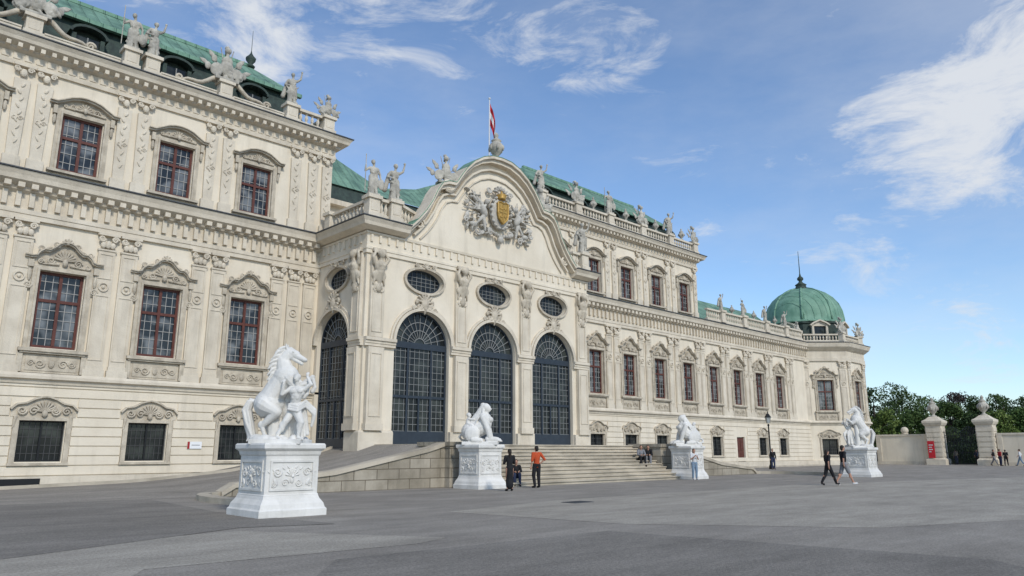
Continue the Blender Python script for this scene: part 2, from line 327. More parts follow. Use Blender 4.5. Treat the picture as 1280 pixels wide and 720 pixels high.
def wall(mb,fr,s0,s1,z0,z1,holes,depth=.32,d0=0):
    xs={s0,s1}
    for h in holes:
        c=(h['a']+h['b'])/2; r=(h['b']-h['a'])/2
        for k in range(h['n']+1): xs.add(round(c-r*math.cos(pi*k/h['n']),5))
    xs=sorted(xs)
    for a,b in zip(xs[:-1],xs[1:]):
        if b-a<1e-4: continue
        m=(a+b)/2; hs=sorted([h for h in holes if h['a']<m<h['b']],key=lambda h:h['lo'](m))
        pa=pb=z0
        for h in hs:
            la,lb,ha,hb=h['lo'](a),h['lo'](b),h['hi'](a),h['hi'](b)
            if max(la-pa,lb-pb)>1e-4: mb.quad(fr.pt(a,d0,pa),fr.pt(b,d0,pb),fr.pt(b,d0,lb),fr.pt(a,d0,la))
            mb.quad(fr.pt(a,d0,la),fr.pt(b,d0,lb),fr.pt(b,depth,lb),fr.pt(a,depth,la))
            mb.quad(fr.pt(a,d0,ha),fr.pt(b,d0,hb),fr.pt(b,depth,hb),fr.pt(a,depth,ha))
            pa,pb=ha,hb
        mb.quad(fr.pt(a,d0,pa),fr.pt(b,d0,pb),fr.pt(b,d0,z1),fr.pt(a,d0,z1))
    for h in holes:
        for e in ('a','b'):
            x=h[e]; 
            if h['hi'](x)-h['lo'](x)>.01: mb.quad(fr.pt(x,d0,h['lo'](x)),fr.pt(x,depth,h['lo'](x)),fr.pt(x,depth,h['hi'](x)),fr.pt(x,d0,h['hi'](x)))
    return mb
F0=Frame(0,FY,1,0)
WL=[-.85,3.52,7.9,12.27,16.62]; WR=[41.3,45.7,50.1,54.5,58.95]; WW=[63.4,67.85,72.3,76.75]; ALLW=WL+WR+WW
def win(w,h,cols,rows,tr=.62,fw=.12,fmat=BROWN,bmat=BARS,nm='window',gl=None):
    f=MB(); x=w/2; f.box(-x,-x+fw,-.05,.06,0,h).box(x-fw,x,-.05,.06,0,h).box(-x+fw,x-fw,-.05,.06,0,fw).box(-x+fw,x-fw,-.05,.06,h-fw,h)
    f.box(-fw*.55,fw*.55,-.07,.05,fw,h-fw)
    if tr: f.box(-x+fw,-fw*.56,-.075,.05,h*tr-fw*.55,h*tr+fw*.55).box(fw*.56,x-fw,-.075,.05,h*tr-fw*.55,h*tr+fw*.55)
    b=MB()
    for k in range(1,cols):
        if k*2==cols: continue
        c=-x+w*k/cols; b.box(c-.014,c+.014,-.02,.0,fw,h-fw)
    for k in range(1,rows):
        c=h*k/rows; b.box(-x+fw,x-fw,-.024,-.002,c-.014,c+.014)
    g=MB().box(-x+fw*.5,x-fw*.5,.01,.03,fw*.5,h-fw*.5)
    return f.mesh(nm,fmat),b.mesh('glazing_bars',bmat),g.mesh('pane',gl or GLASS)
W_P=win(1.8,3.45,6,8); W_U=win(1.72,2.75,6,6,tr=.6); W_G=win(1.75,1.75,8,5,tr=None,fw=.07,fmat=IRON,bmat=pmat('iron_grille',(.06,.06,.06),None,2,.6),gl=DGLASS)
def put_win(fr,W,s,z,d=.2,parent=PAL):
    o=fr.put('window',W[0],s,d,z,parent); ob('pane',W[2],o); ob('glazing_bars',W[1],o)
    return o
def sur_piano():
    m=MB(); w=.93; h=3.45
    for s in (-1,1):
        a,b=sorted((s*w,s*(w+.27))); m.box(a,b,-.13,.0,-.05,h+.22); a,b=sorted((s*(w+.003),s*(w+.1))); m.box(a,b,-.19,-.132,-.05,h+.1)
        a,b=sorted((s*(w+.28),s*(w+.5))); m.box(a,b,-.09,0,h-.9,h+.42); m.box(a,b,-.22,-.092,h+.1,h+.42)
        m.spiral((s*(w+.39),h-.72),.16,s,-.12,.05); m.ell((s*(w+.39),-.13,h-.25),(.09,.09,.3),n=8,m=6)
    m.box(-w,w,-.13,0,h+.003,h+.22); m.box(-w-.05,w+.05,-.18,-.133,h+.02,h+.12)
    m.box(-1.36,1.36,-.32,0,-.2,-.06); m.box(-1.28,1.28,-.24,0,-.28,-.202)
    half=[(-1.58,h+.52),(-1.3,h+.5),(-1.12,h+.56),(-1.02,h+.74),(-.86,h+.86),(-.66,h+.86),(-.5,h+.98),(-.3,h+1.2),(-.15,h+1.28),(0,h+1.3)]
    pts=half+[(-x,z) for x,z in half[-2::-1]]
    m.strip(pts,.07,-.26,0); m.strip([(x,z+.072) for x,z in pts],.05,-.34,0)
    m.fillto(pts,h+.222,-.07)
    m.shell((0,h+.55),.42,-.13,9,.06); m.ell((0,-.2,h+.45),(.12,.12,.18),n=8,m=6)
    for s in (-1,1):
        m.spiral((s*.55,h+.5),.17,s,-.13,.045); m.spiral((s*.95,h+.4),.12,-s,-.15,.04); m.cap((s*.25,-.13,h+.36),(s*.85,-.13,h+.3),.05,.03,6)
        m.spiral((s*.42,h+1.25),.14,s,-.22,.045); m.spiral((s*1.0,h+.98),.13,-s,-.2,.04); m.ell((s*.7,-.18,h+1.05),(.14,.06,.05),rot=(0,s*.4,0),n=8,m=5)
    m.shell((0,h+1.36),.2,-.24,5,.05)
    m.box(-1.12,1.12,-.08,0,-1.12,-.3); m.box(-1.0,1.0,-.11,-.082,-1.02,-.4)
    for s in (-1,1):
        m.spiral((s*.45,-.72),.2,s,-.14,.04); m.spiral((s*.8,-.7),.14,-s,-.14,.035)
        a,b=sorted((s*1.14,s*1.34)); m.box(a,b,-.18,0,-1.1,-.29)
    m.ell((0,-.13,-.72),(.13,.08,.18),n=8,m=6)
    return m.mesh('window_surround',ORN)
def sur_upper():
    m=MB(); w=.89; h=2.75
    for s in (-1,1):
        a,b=sorted((s*w,s*(w+.24))); m.box(a,b,-.12,.0,-.05,h+.2); a,b=sorted((s*(w+.003),s*(w+.09))); m.box(a,b,-.17,-.122,-.05,h+.1)
        a,b=sorted((s*(w+.25),s*(w+.42))); m.box(a,b,-.2,0,h-.1,h+.3); m.ell((s*(w+.33),-.1,h-.35),(.08,.08,.25),n=8,m=6)
        m.spiral((s*.5,h+.42),.15,s,-.13,.04); m.spiral((s*.82,h+.36),.09,-s,-.13,.03); m.cap((s*.1,-.13,h+.34),(s*.8,-.13,h+.3),.05,.03,6)
    m.box(-w,w,-.12,0,h+.003,h+.2); m.box(-1.25,1.25,-.26,0,-.18,-.06)
    half=[(-1.5,h+.36),(-1.2,h+.36),(-.95,h+.5),(-.6,h+.7),(-.3,h+.79),(0,h+.82)]
    pts=half+[(-x,z) for x,z in half[-2::-1]]
    m.strip(pts,.08,-.28,0); m.strip([(x,z+.082) for x,z in pts],.05,-.38,0); m.fillto(pts,h+.202,-.06)
    m.shell((0,h+.38),.28,-.13,7,.05); m.ell((0,-.2,h+.34),(.1,.1,.14),n=8,m=6)
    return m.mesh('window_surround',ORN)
def sur_ground():
    m=MB(); w=.91; h=1.75
    for s in (-1,1):
        a,b=sorted((s*w,s*(w+.2))); m.box(a,b,-.1,.0,-.05,h+.15)
        m.spiral((s*.85,h+.42),.19,s,-.12,.045); m.spiral((s*.42,h+.42),.19,-s,-.12,.045); m.cap((s*1.05,-.08,h+.15),(s*1.1,-.08,h-.3),.08,.04,6)
    m.box(-w,w,-.1,0,h+.003,h+.15); m.box(-1.15,1.15,-.16,0,-.16,-.05)
    half=[(-1.25,h+.45),(-1.05,h+.66),(-.7,h+.72),(-.4,h+.9),(-.15,h+.98),(0,h+1.0)]
    pts=half+[(-x,z) for x,z in half[-2::-1]]; m.strip(pts,.07,-.18,0); m.fillto(pts,h+.152,-.04)
    m.shell((0,h+.38),.42,-.11,9,.055); m.ell((0,-.16,h+.3),(.12,.12,.16),n=8,m=6)
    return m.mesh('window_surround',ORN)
S_P,S_U,S_G=sur_piano(),sur_upper(),sur_ground()
def pil_piano():
    m=MB(); w=.37; h=11.7-4.9
    m.box(-w-.08,w+.08,-.2,0,0,.32).box(-w-.03,w+.03,-.17,0,.322,.5).box(-w,w,-.13,0,.502,h-.85)
    for z0,z1 in ((.75,h-3.0),(h-2.2,h-1.0)):
        for a,b,c,e in ((-w+.07,w-.07,z0,z0+.04),(-w+.07,w-.07,z1-.04,z1),(-w+.07,-w+.11,z0+.04,z1-.04),(w-.11,w-.07,z0+.04,z1-.04)): m.box(a,b,-.165,-.132,c,e)
    m.tube([(.2*math.cos(a),-.165,h-2.6+.2*math.sin(a)) for a in [2*pi*k/12 for k in range(13)]],.04,5); m.ell((0,-.16,h-2.6),(.08,.06,.08),n=8,m=6)
    m.box(-w-.04,w+.04,-.18,0,h-.85,h-.77)
    for s in (-1,1): m.spiral((s*.28,h-.28),.15,s,-.2,.06); m.ell((s*.2,-.17,h-.58),(.13,.09,.16),n=8,m=6)
    m.ell((0,-.18,h-.55),(.14,.1,.2),n=8,m=6); m.box(-w-.1,w+.1,-.26,0,h-.12,h)
    return m.mesh('pilaster',STONE)
def pil_upper():
    m=MB(); h=18.9-14.0
    m.box(-.34,.34,-.18,0,0,.5)
    m.add([(-.24,-.14,.502),(.24,-.14,.502),(.32,-.14,h-.7),(-.32,-.14,h-.7),(-.24,0,.502),(.24,0,.502),(.32,0,h-.7),(-.32,0,h-.7)],[(0,1,2,3),(0,3,7,4),(1,5,6,2),(3,2,6,7)])
    z=h-1.0
    for k in range(9): m.ell((.06*(-1)**k,-.16,z-k*.34),(.07-.004*k,.045,.14),rot=(0,.5*(-1)**k,0),n=8,m=5)
    for s in (-1,1): m.spiral((s*.12,h-2.6),.11,s,-.16,.03); m.spiral((s*.26,h-.25),.13,s,-.2,.05)
    m.ell((0,-.17,h-.42),(.15,.1,.2),n=8,m=6); m.box(-.42,.42,-.25,0,h-.12,h)
    return m.mesh('pilaster',STONE)
P_P,P_U=pil_piano(),pil_upper()
LOW=[(-3.4,PX0+.3,WL),(PX1-.3,84.2,WR+WW)]; UP=[(-3.4,21.3,WL),(38.3,61.25,WR)]
DOORX=67.85
for a,b,ws in LOW:
    m=wall(MB(),F0,a,b,0,4.6,[rect(x,1.75,1.12,2.87) if x!=DOORX else rect(x,1.5,.1,2.9) for x in ws]); pc('ground_floor_wall',m,PLASTER)
    m=wall(MB(),F0,a,b,4.6,12,[rect(x,1.8,6.05,9.5) for x in ws]); pc('main_floor_wall',m,PLASTER)
    m=MB(); z=.55
    while z<4.4:
        z1=z+.36
        if z1>1.0 and z<3.9:
            segs=[]; p=a
            for x in ws: 
                hw=1.14 if z<2.98 else 1.3
                segs.append((p,x-hw)); p=x+hw
            segs.append((p,b))
        else: segs=[(a,b)]
        for q,r in segs: m.box(q,r,FY-.06,FY-.002,z,z1)
        z+=.42
    pc('rusticated_band',m,PLASTER)
    pc('plinth_course',MB().box(a,b,FY-.16,FY-.003,0,.5),STONE)
    pc('string_course',MB().sweep([(a,FY),(b,FY)],[(0,4.45),(.12,4.45),(.16,4.6),(.3,4.66),(.3,4.78),(.22,4.9),(0,4.92)]),STONE)
    e=MB().sweep([(a,FY),(b,FY)],[(0,11.7),(.16,11.7),(.16,11.9),(.2,11.92),(.2,12.12),(.12,12.14),(.12,12.85),(.3,12.95),(.34,13.08),(.34,13.1),(.7,13.3),(.74,13.5),(.84,13.72),(0,13.74)])
    x=a+.3
    while x<b-.3: e.box(x-.1,x+.1,FY-.3,FY-.12,12.22,12.86); e.box(x-.13,x+.13,FY-.62,FY-.34,13.0,13.22); x+=.52
    pc('entablature',e,STONE)
    pc('ledge_flashing',MB().sweep([(a,FY),(b,FY)],[(0,13.742),(.9,13.742),(.9,13.8),(0,14.0)]),LEAD)
def pair(fr,me,z,c,o): 
    for s in (-1,1): fr.put('pilaster',me,c+s*o,0,z)
mids=[(p+q)/2 for p,q in zip(WL[:-1],WL[1:])]
mR=[(p+q)/2 for p,q in zip(WR[:-1],WR[1:])]
for c in mids+mR: pair(F0,P_P,4.9,c,.5); pair(F0,P_U,14.0,c,.46)
for c in (18.75,): pair(F0,P_P,4.9,c,.5)
F0.put('pilaster',P_P,20.2,0,4.9)
F0.put('pilaster',P_U,18.9,0,14); F0.put('pilaster',P_U,20.0,0,14); F0.put('pilaster',P_U,20.9,0,14)
for c in (60.7,61.5): F0.put('pilaster',P_P,c,0,4.9)
F0.put('pilaster',P_U,60.85,0,14)
for c in [(p+q)/2 for p,q in zip(WW[:-1],WW[1:])]+[79.3]: pair(F0,P_P,4.9,c,.45)
for x in ALLW:
    put_win(F0,W_P,x,6.05); F0.put('window_surround',S_P,x,0,6.05)
    if x!=DOORX: put_win(F0,W_G,x,1.12); F0.put('window_surround',S_G,x,0,1.12)
d=MB().box(-.74,.74,-.03,.05,.1,2.88); 
for s in (-1,1):
    for z in (.3,1.6): a,b=sorted((s*.1,s*.62)); d.box(a,b,-.06,-.032,z,z+1.05)
F0.put('door',d.mesh('door',BROWN),DOORX,.2,0)
F0.put('cellar_vent',MB().box(-.75,.75,-.18,-.162,.08,.42).mesh('cellar_vent',IRON),7.3,0,0)
for a,b,ws in UP:
    pc('upper_floor_wall',wall(MB(),F0,a,b,13.9,19.2,[rect(x,1.72,14.35,17.1) for x in ws]),PLASTER)
    for x in ws: put_win(F0,W_U,x,14.35); F0.put('window_surround',S_U,x,0,14.35)
    path=[(a,FY+6),(a,FY),(b,FY),(b,FY+6)]; dz=-.33
    e=MB().sweep(path,[(0,19.15+dz),(.12,19.15+dz),(.14,19.35+dz),(.1,19.37+dz),(.1,19.75+dz),(.3,19.85+dz),(.32,19.95+dz),(.68,20.1+dz),(.73,20.25+dz),(.85,20.42+dz),(0,20.44+dz)])
    x=a+.2
    while x<b: e.box(x-.09,x+.09,FY-.6,FY-.32,19.83+dz,20.03+dz); e.box(x-.14,x+.14,FY-.14,FY-.08,19.42+dz,19.72+dz); x+=.45
    pc('cornice',e,STONE); pc('cornice_flashing',MB().sweep(path,[(-.3,20.442+dz),(.89,20.442+dz),(.89,20.5+dz),(-.3,20.6+dz)]),LEAD)
    for q in (a,b-.3): pc('end_wall',MB().box(q,q+.3,FY+.4,FY+14,13.9,20.1),PLASTER)
    A=a+.9;B=b-.9
    lo=MB(); y0,y1,z0,z1=39.0,39.95,20.1,23.2
    lo.add([(A,y0,z0),(B,y0,z0),(B-1,y1,z1),(A+1,y1,z1),(A,y0+9,z0),(B,y0+9,z0),(B-1,y1+8,z1),(A+1,y1+8,z1)],[(0,1,2,3),(1,5,6,2),(0,3,7,4)])
    pc('mansard',lo,SLATE)
    up=MB(); A+=.6;B-=.6
    up.add([(A,39.55,23.15),(B,39.55,23.15),(B-2.2,42.3,25.4),(A+2.2,42.3,25.4),(A,50,23.15),(B,50,23.15),(B-2.2,47,25.6),(A+2.2,47,25.6)],[(0,1,2,3),(1,5,6,2),(0,3,7,4),(3,2,6,7)])
    pc('roof',up,ROOFC); pc('gutter',MB().box(A,B,39.4,39.65,22.98,23.2),COPPER); pc('ridge_flashing',MB().box(A+2.2,B-2.2,42.2,42.45,25.35,25.55),COPPER)
    if a<0: pc('roof_finial',MB().lathe([(.25,0),(.3,.1),(.12,.25),(.3,.5),(.33,.65),(.15,.85),(.06,1.0),(.02,1.2),(.012,2.6)],(B-2.2,42.3,25.35),10),SLATE,True)
    for x in ws:
        dd=MB(); dd.box(-.75,-.55,-.5,.9,0,1.25); dd.box(.55,.75,-.5,.9,0,1.25); dd.box(-.55,.55,-.35,.9,0,.25)
        ar=[(.76*math.cos(pi-pi*k/10),1.25+.42*math.sin(pi*k/10)) for k in range(11)]
        dd.strip(ar,.13,-.65,1.6); dd.fillto(ar,1.25,.0)
        o=F0.put('dormer',dd.mesh('dormer',SLATE),x,1.75,20.8); ob('pane',MB().box(-.55,.55,-.3,-.27,.25,1.25).mesh('pane',DGLASS),o); ob('glazing_bars',MB().box(-.03,.03,-.34,-.31,.25,1.25).box(-.55,.55,-.345,-.315,.72,.77).mesh('glazing_bars',BARS2),o)
pc('roof',MB().add([(61.3,39.6,14.2),(84,39.6,14.2),(84,44,18.1),(61.3,44,18.1),(84,50,18.6),(61.3,50,18.6)],[(0,1,2,3),(3,2,4,5)]),ROOFC)
pc('recess_wall',MB().box(21.2,38.4,43,43.5,13.8,18.2),PLASTER)
m=MB(); m2=MB(); tops=[(21,24.4),(23.5,23.8),(26.5,22.6),(30,21.4),(33.5,22.2),(36,23.4),(38.6,24.2)]
for (xa,za),(xb,zb) in zip(tops[:-1],tops[1:]):
    m2.quad((xa,42.8,18.25),(xb,42.8,18.25),(xb,43.3,19.6),(xa,43.3,19.6)); m.quad((xa,43.1,19.55),(xb,43.1,19.55),(xb,46,zb),(xa,46,za)); m.quad((xa,46,za),(xb,46,zb),(xb,52,zb),(xa,52,za))
pc('roof',m,ROOFC); pc('mansard',m2,SLATE); pc('cornice',MB().box(21.2,38.4,42.5,43.2,17.9,18.25),STONE)
# balustrades
BAL=[(.05,0),(.09,.02),(.09,.08),(.05,.12),(.1,.3),(.11,.4),(.055,.6),(.05,.66),(.09,.7),(.09,.78)]
def balus(p0,p1,z,h=1.15,base=.22,sp=.34,name='balustrade'):
    p0=Vector((*p0,0));p1=Vector((*p1,0)); L_=(p1-p0).length; d=(p1-p0).normalized(); M=Matrix.Translation((p0.x,p0.y,z))@Matrix.Rotation(math.atan2(d.y,d.x),4,'Z')
    q=MB().box(0,L_,-.16,.16,0,base).box(0,L_,-.17,.17,h-.16,h); n=max(2,int(L_/sp)); k=(h-.16-base)/.78
    for i in range(n): q.lathe([(r,zz*k) for r,zz in BAL],((i+.5)*L_/n,0,base),6)
    m=MB(); m.merge(q,M); pc(name,m,STONE)
PEDM=MB().box(-.42,.42,-.36,.36,0,.25).box(-.34,.34,-.28,.28,.252,1.05).box(-.22,.22,-.3,-.282,.38,.92).box(-.44,.44,-.38,.38,1.052,1.25).mesh('pedestal',STONE)
def ped(x,y,z,rz=0,sc=1): ob('pedestal',PEDM,PAL,(x,y,z),rz,inv=True,scale=(1,1,sc))
YB=FY-.35; ZB=20.2
LP=[.2,1.5,5.3,9.5,10.5,14.3,18.2,20.6]; RP=[39.2,43.4,47.6,52.2,56.5,60.6]; WPp=[65,69.3,74,78.5]
for x in LP: ped(x,YB,ZB,0,.85)
for x in RP: ped(x,YB,ZB,0,.88)
for a,b in zip(RP[:-1],RP[1:]): balus((a+.45,YB),(b-.45,YB),ZB,.98)
balus((18.65,YB),(20.15,YB),ZB,1.0)
for a,b in zip(LP[:-2],LP[1:-1]):
    if b-a>1.1: pc('low_parapet',MB().box(a+.45,b-.45,YB-.12,YB+.12,0+ZB,ZB+.3).box(a+.45,b-.45,YB-.16,YB+.16,ZB+.302,ZB+.38),STONE)
balus((20.6,YB+.4),(20.6,YB+3.5),ZB)
for x in WPp: ped(x,YB,13.95)
for a,b in zip([61.7]+WPp,WPp+[83.0]): balus((a+.45,YB),(b-.45,YB),13.95)
for c in (5.3,14.3):
    for s in (-1,1):
        m=MB(); m.tube([(c+s*(.5+.25*k),YB-.05,ZB+1.05-.1*k+.12*math.cos(k)) for k in range(8)],[.14-.01*k for k in range(8)],6); m.spiral((c+s*2.4,ZB+.5),.22,s,YB-.05,.08); pc('parapet_scroll',m,ORN,True)
# ------------------------------------------------------------------ portal pavilion
FP=Frame(0,PY,1,0); FS=Frame(PX0,FY,0,-1); AX=[24.65,29.95,35.25]; AR=1.9; ZS=7.3; GC=30.15
holes=[arch(x,AR,1.9,ZS) for x in AX]+[oval(x,10.95,1.3,.66) for x in AX]
pc('portal_wall',wall(MB(),FP,PX0,PX1,1.9,12.0,holes,.5),PLASTER)
pc('portal_side_wall',wall(MB(),FS,0,FY-PY,0,12.0,[arch(2.05,1.75,1.5,7.4),oval(2.2,10.95,1.15,.62)],.45),PLASTER)
pc('portal_side_wall',MB().box(PX1-.3,PX1,PY+.01,FY,0,12),PLASTER)
BP=[(0,1.5),(.2,1.5),(.2,2.5),(.12,2.6),(0,2.62)]
pc('portal_base',MB().sweep([(PX0,FY-3.9),(PX0,PY),(AX[0]-AR-.02,PY)],BP),STONE)
for a,b in ((AX[0]+AR,AX[1]-AR),(AX[1]+AR,AX[2]-AR),(AX[2]+AR,PX1)): pc('portal_base',MB().box(a+.02,b-.02,PY-.2,PY-.001,1.9,2.6),STONE)
ppath=[(PX0,FY),(PX0,PY),(PX1,PY),(PX1,FY)]
g0,g1=23.15,37.1
e=MB().sweep(ppath,[(-.3,11.95),(.1,11.95),(.1,12.15),(.14,12.17),(.14,12.3),(.06,12.32),(.06,13.0),(.13,13.04),(.16,13.14),(-.3,13.18)])
x=PX0+.2
while x<PX1: e.box(x-.07,x+.07,PY-.15,PY-.06,12.6,13.0); x+=.55
y=PY+.5
while y<FY-.3: e.box(PX0-.17,PX0-.06,y-.08,y+.08,12.55,13.0); y+=.55
pc('portal_frieze',e,PLASTER)
cpf=[(-.3,13.182),(.25,13.182),(.6,13.35),(.65,13.52),(.78,13.72),(-.3,13.74)]; lpf=[(-.3,13.742),(.82,13.742),(.82,13.8),(-.3,13.9)]
for pth in ([(PX0,FY),(PX0,PY),(g0,PY)],[(g1,PY),(PX1,PY),(PX1,FY)]):
    pc('portal_cornice',MB().sweep(pth,cpf),STONE); pc('ledge_flashing',MB().sweep(pth,lpf),LEAD)
pc('portal_attic',MB().box(g0,g1,PY-.04,PY+.3,13.18,13.95),PLASTER)
pc('terrace_floor',MB().box(PX0+.3,PX1-.3,PY+.3,43,13.6,13.95),STONE)
def imps(fr,a,b):
    q=MB()
    for d,z0,z1 in ((.22,7.1,7.25),(.3,7.25,7.42),(.18,6.95,7.1)): q.box(a,b,-d,-.001,z0,z1)
    imp=MB(); imp.merge(q,fr.M(0,0,0)); pc('impost_moulding',imp,STONE)
for a,b in [(PX0,AX[0]-AR-.02),(AX[0]+AR+.02,AX[1]-AR-.02),(AX[1]+AR+.02,AX[2]-AR-.02),(AX[2]+AR+.02,PX1)]: imps(FP,a,b)
imps(FS,3.85,FY-PY)
def pier(hw):
    m=MB(); m.box(-hw-.06,hw+.06,-.34,0,.7,1.05).box(-hw,hw,-.28,0,1.05,5.0)
    for z0,z1,w_,y_ in ((1.4,4.7,hw-.12,-.28),(5.8,8.0,hw-.16,-.2)):
        for a,b,c,e in ((-w_,w_,z0,z0+.06),(-w_,w_,z1-.06,z1),(-w_,-w_+.06,z0+.06,z1-.06),(w_-.06,w_,z0+.06,z1-.06)): m.box(a,b,y_-.04,y_-.002,c,e)
    m.box(-hw+.05,hw-.05,-.2,0,5.55,10.05)
    m.ell((0,-.22,8.35),(.3,.12,.22),n=8,m=6); m.spiral((-.2,8.1),.14,1,-.24,.05); m.spiral((.2,8.1),.14,-1,-.24,.05)
    return m.mesh('pier',STONE)
PI=pier(.48); PIERX=[21.45,(AX[0]+AX[1])/2,(AX[1]+AX[2])/2,38.0]
for x in PIERX: FP.put('pier',PI,x,0,1.9)
FS.put('pier',PI,4.4,0,1.9)
c=MB(); c.cap((0,-.2,0),(0,-.3,.7),.12,.24); c.ell((0,-.35,1.0),(.34,.24,.34)); c.ell((-.12,-.5,1.05),.13); c.ell((.12,-.5,1.05),.13); c.cap((0,-.38,1.25),(0,-.45,1.45),.1,.1); c.ell((0,-.48,1.6),(.17,.19,.22)); c.ell((0,-.4,1.68),(.22,.2,.2))
for s in (-1,1): c.cap((s*.34,-.3,1.15),(s*.5,-.4,1.4),.12,.09); c.cap((s*.5,-.4,1.4),(s*.25,-.3,1.8),.09,.07); c.cap((s*.2,-.3,.7),(s*.35,-.25,.1),.12,.05); c.ell((s*.3,-.25,.55),(.15,.12,.2))
c.ell((0,-.25,-.05),(.2,.14,.25)); c.box(-.4,.4,-.3,0,1.75,1.95)
CON=remesh(c,'sculpted_console',ORN,.035,2)
for x in PIERX: FP.put('sculpted_console',CON,x,0,10.15,scale=(1,1,1.08))
FS.put('sculpted_console',CON,4.4,0,10.15,scale=(1,1,1.08))
c=MB(); c.ell((0,-.2,.45),(.36,.2,.42)); c.shell((0,.55),.75,-.2,7,.12)
for s in (-1,1): c.spiral((s*.5,.25),.22,s,-.2,.09); c.cap((s*.35,-.2,.1),(s*.95,-.15,-.15),.12,.05); c.ell((s*.75,-.15,.6),(.15,.12,.2)); c.spiral((s*1.05,.1),.2,-s,-.18,.07)
c.cap((0,-.2,.1),(0,-.15,-.3),.18,.06); CAR=remesh(c,'cartouche',ORN,.035,0)
def archivolt(r):
    m=MB(); pts=[(-(r+.02)*math.cos(pi*k/24),(r+.02)*math.sin(pi*k/24)) for k in range(25)]
    m.strip(pts,.16,-.2,.0); m.strip([(x*1.1,z*1.1) for x,z in pts],.12,-.12,0); return m.mesh('archivolt',STONE)
def ovalring(rx,rzz):
    m=MB(); pts=[((rx+.01)*math.cos(-2*pi*k/32),(rzz+.01)*math.sin(-2*pi*k/32)) for k in range(33)]; m.strip(pts,.14,-.16,0)
    m.shell((0,rzz+.1),.24,-.16,5,.06)
    for s in (-1,1): m.spiral((s*.6,rzz+.22),.14,s,-.14,.05)
    return m.mesh('oval_surround',ORN)
AV=archivolt(AR); AV2=archivolt(1.75); OR=ovalring(1.3,.66); OR2=ovalring(1.15,.62)
def arched(r,H):
    f=MB(); pts=[(-(r-.1)*math.cos(pi*k/24),H+(r-.1)*math.sin(pi*k/24)) for k in range(25)]
    f.strip(pts,.12,-.07,.06); f.box(-r,-r+.12,-.07,.06,0,H).box(r-.12,r,-.07,.06,0,H); f.box(-r+.12,r-.12,-.1,.08,H-.2,H+.14); f.box(-r+.12,r-.12,-.08,.07,0,.7)
    f.box(-r+.12,r-.12,-.09,.08,H*.46,H*.46+.14)
    for x in (-r*.42,r*.42): f.box(x-.06,x+.06,-.085,.07,.7,H-.2)
    f.box(-.05,.05,-.082,.06,.7,H*.46)
    b=MB(); n=int(2*r/.3); q_=.013
    for k in range(1,n): x=-r+2*r*k/n; b.box(x-q_,x+q_,-.02,0,.7,H-.1)
    m=int(H/.36)
    for k in range(2,m): z=H*k/m; b.box(-r+.12,r-.12,-.024,-.002,z-q_,z+q_)
    for k in range(1,12):
        a=pi*k/12; b.tube([(.35*math.cos(a),-.02,H+.05+.35*math.sin(a)),((r-.1)*math.cos(a),-.02,H+.05+(r-.12)*math.sin(a))],.024,4)
    for q in (.35,.8,1.25):
        if q<r-.2: b.strip([(q*math.cos(pi-pi*k/20),H+.05+q*math.sin(pi*k/20)) for k in range(21)],.04,-.035,-.005)
    g=MB(); g.box(-r+.05,r-.05,.01,.03,.3,H); pp=[(-(r-.04)*math.cos(pi*k/24),H+(r-.04)*math.sin(pi*k/24)) for k in range(25)]; g.fillto(pp,H,.012)
    return f.mesh('arched_window',STEEL),b.mesh('glazing_bars',BARS2),g.mesh('pane',DGLASS)
def ovalw(rx,rzz):
    f=MB(); pts=[((rx-.09)*math.cos(-2*pi*k/32),(rzz-.09)*math.sin(-2*pi*k/32)) for k in range(33)]; f.strip(pts,.1,-.05,.05)
    b=MB()
    for k in range(-3,4): x=k*rx/4; z=(rzz-.08)*math.sqrt(1-(k/4)**2); b.box(x-.013,x+.013,-.02,0,-z,z)
    for z in (-.22,0,.22): x=(rx-.08)*math.sqrt(1-(z/rzz)**2); b.box(-x,x,-.024,-.002,z-.013,z+.013)
    g=MB(); g.add([(rx*.96*math.cos(2*pi*k/32),.012,rzz*.96*math.sin(2*pi*k/32)) for k in range(32)],[tuple(range(32))])
    return f.mesh('oval_window',STEEL),b.mesh('glazing_bars',BARS2),g.mesh('pane',DGLASS)
def put3(fr,name,W,s,z,d):
    o=fr.put(name,W[0],s,d,z); ob('pane',W[2],o); ob('glazing_bars',W[1],o)
AW,AW2,OW,OW2=arched(AR,ZS-1.9),arched(1.75,5.9),ovalw(1.3,.66),ovalw(1.15,.62)
for x in AX:
    put3(FP,'arched_window',AW,x,1.9,.3); put3(FP,'oval_window',OW,x,10.95,.3)
    FP.put('archivolt',AV,x,0,ZS); FP.put('oval_surround',OR,x,0,10.95); FP.put('cartouche',CAR,x,0,9.28,scale=.72)
put3(FS,'arched_window',AW2,2.05,1.5,.3); put3(FS,'oval_window',OW2,2.2,10.95,.3); FS.put('archivolt',AV2,2.05,0,7.4); FS.put('oval_surround',OR2,2.2,0,10.95); FS.put('cartouche',CAR,2.05,0,9.25,scale=.72)
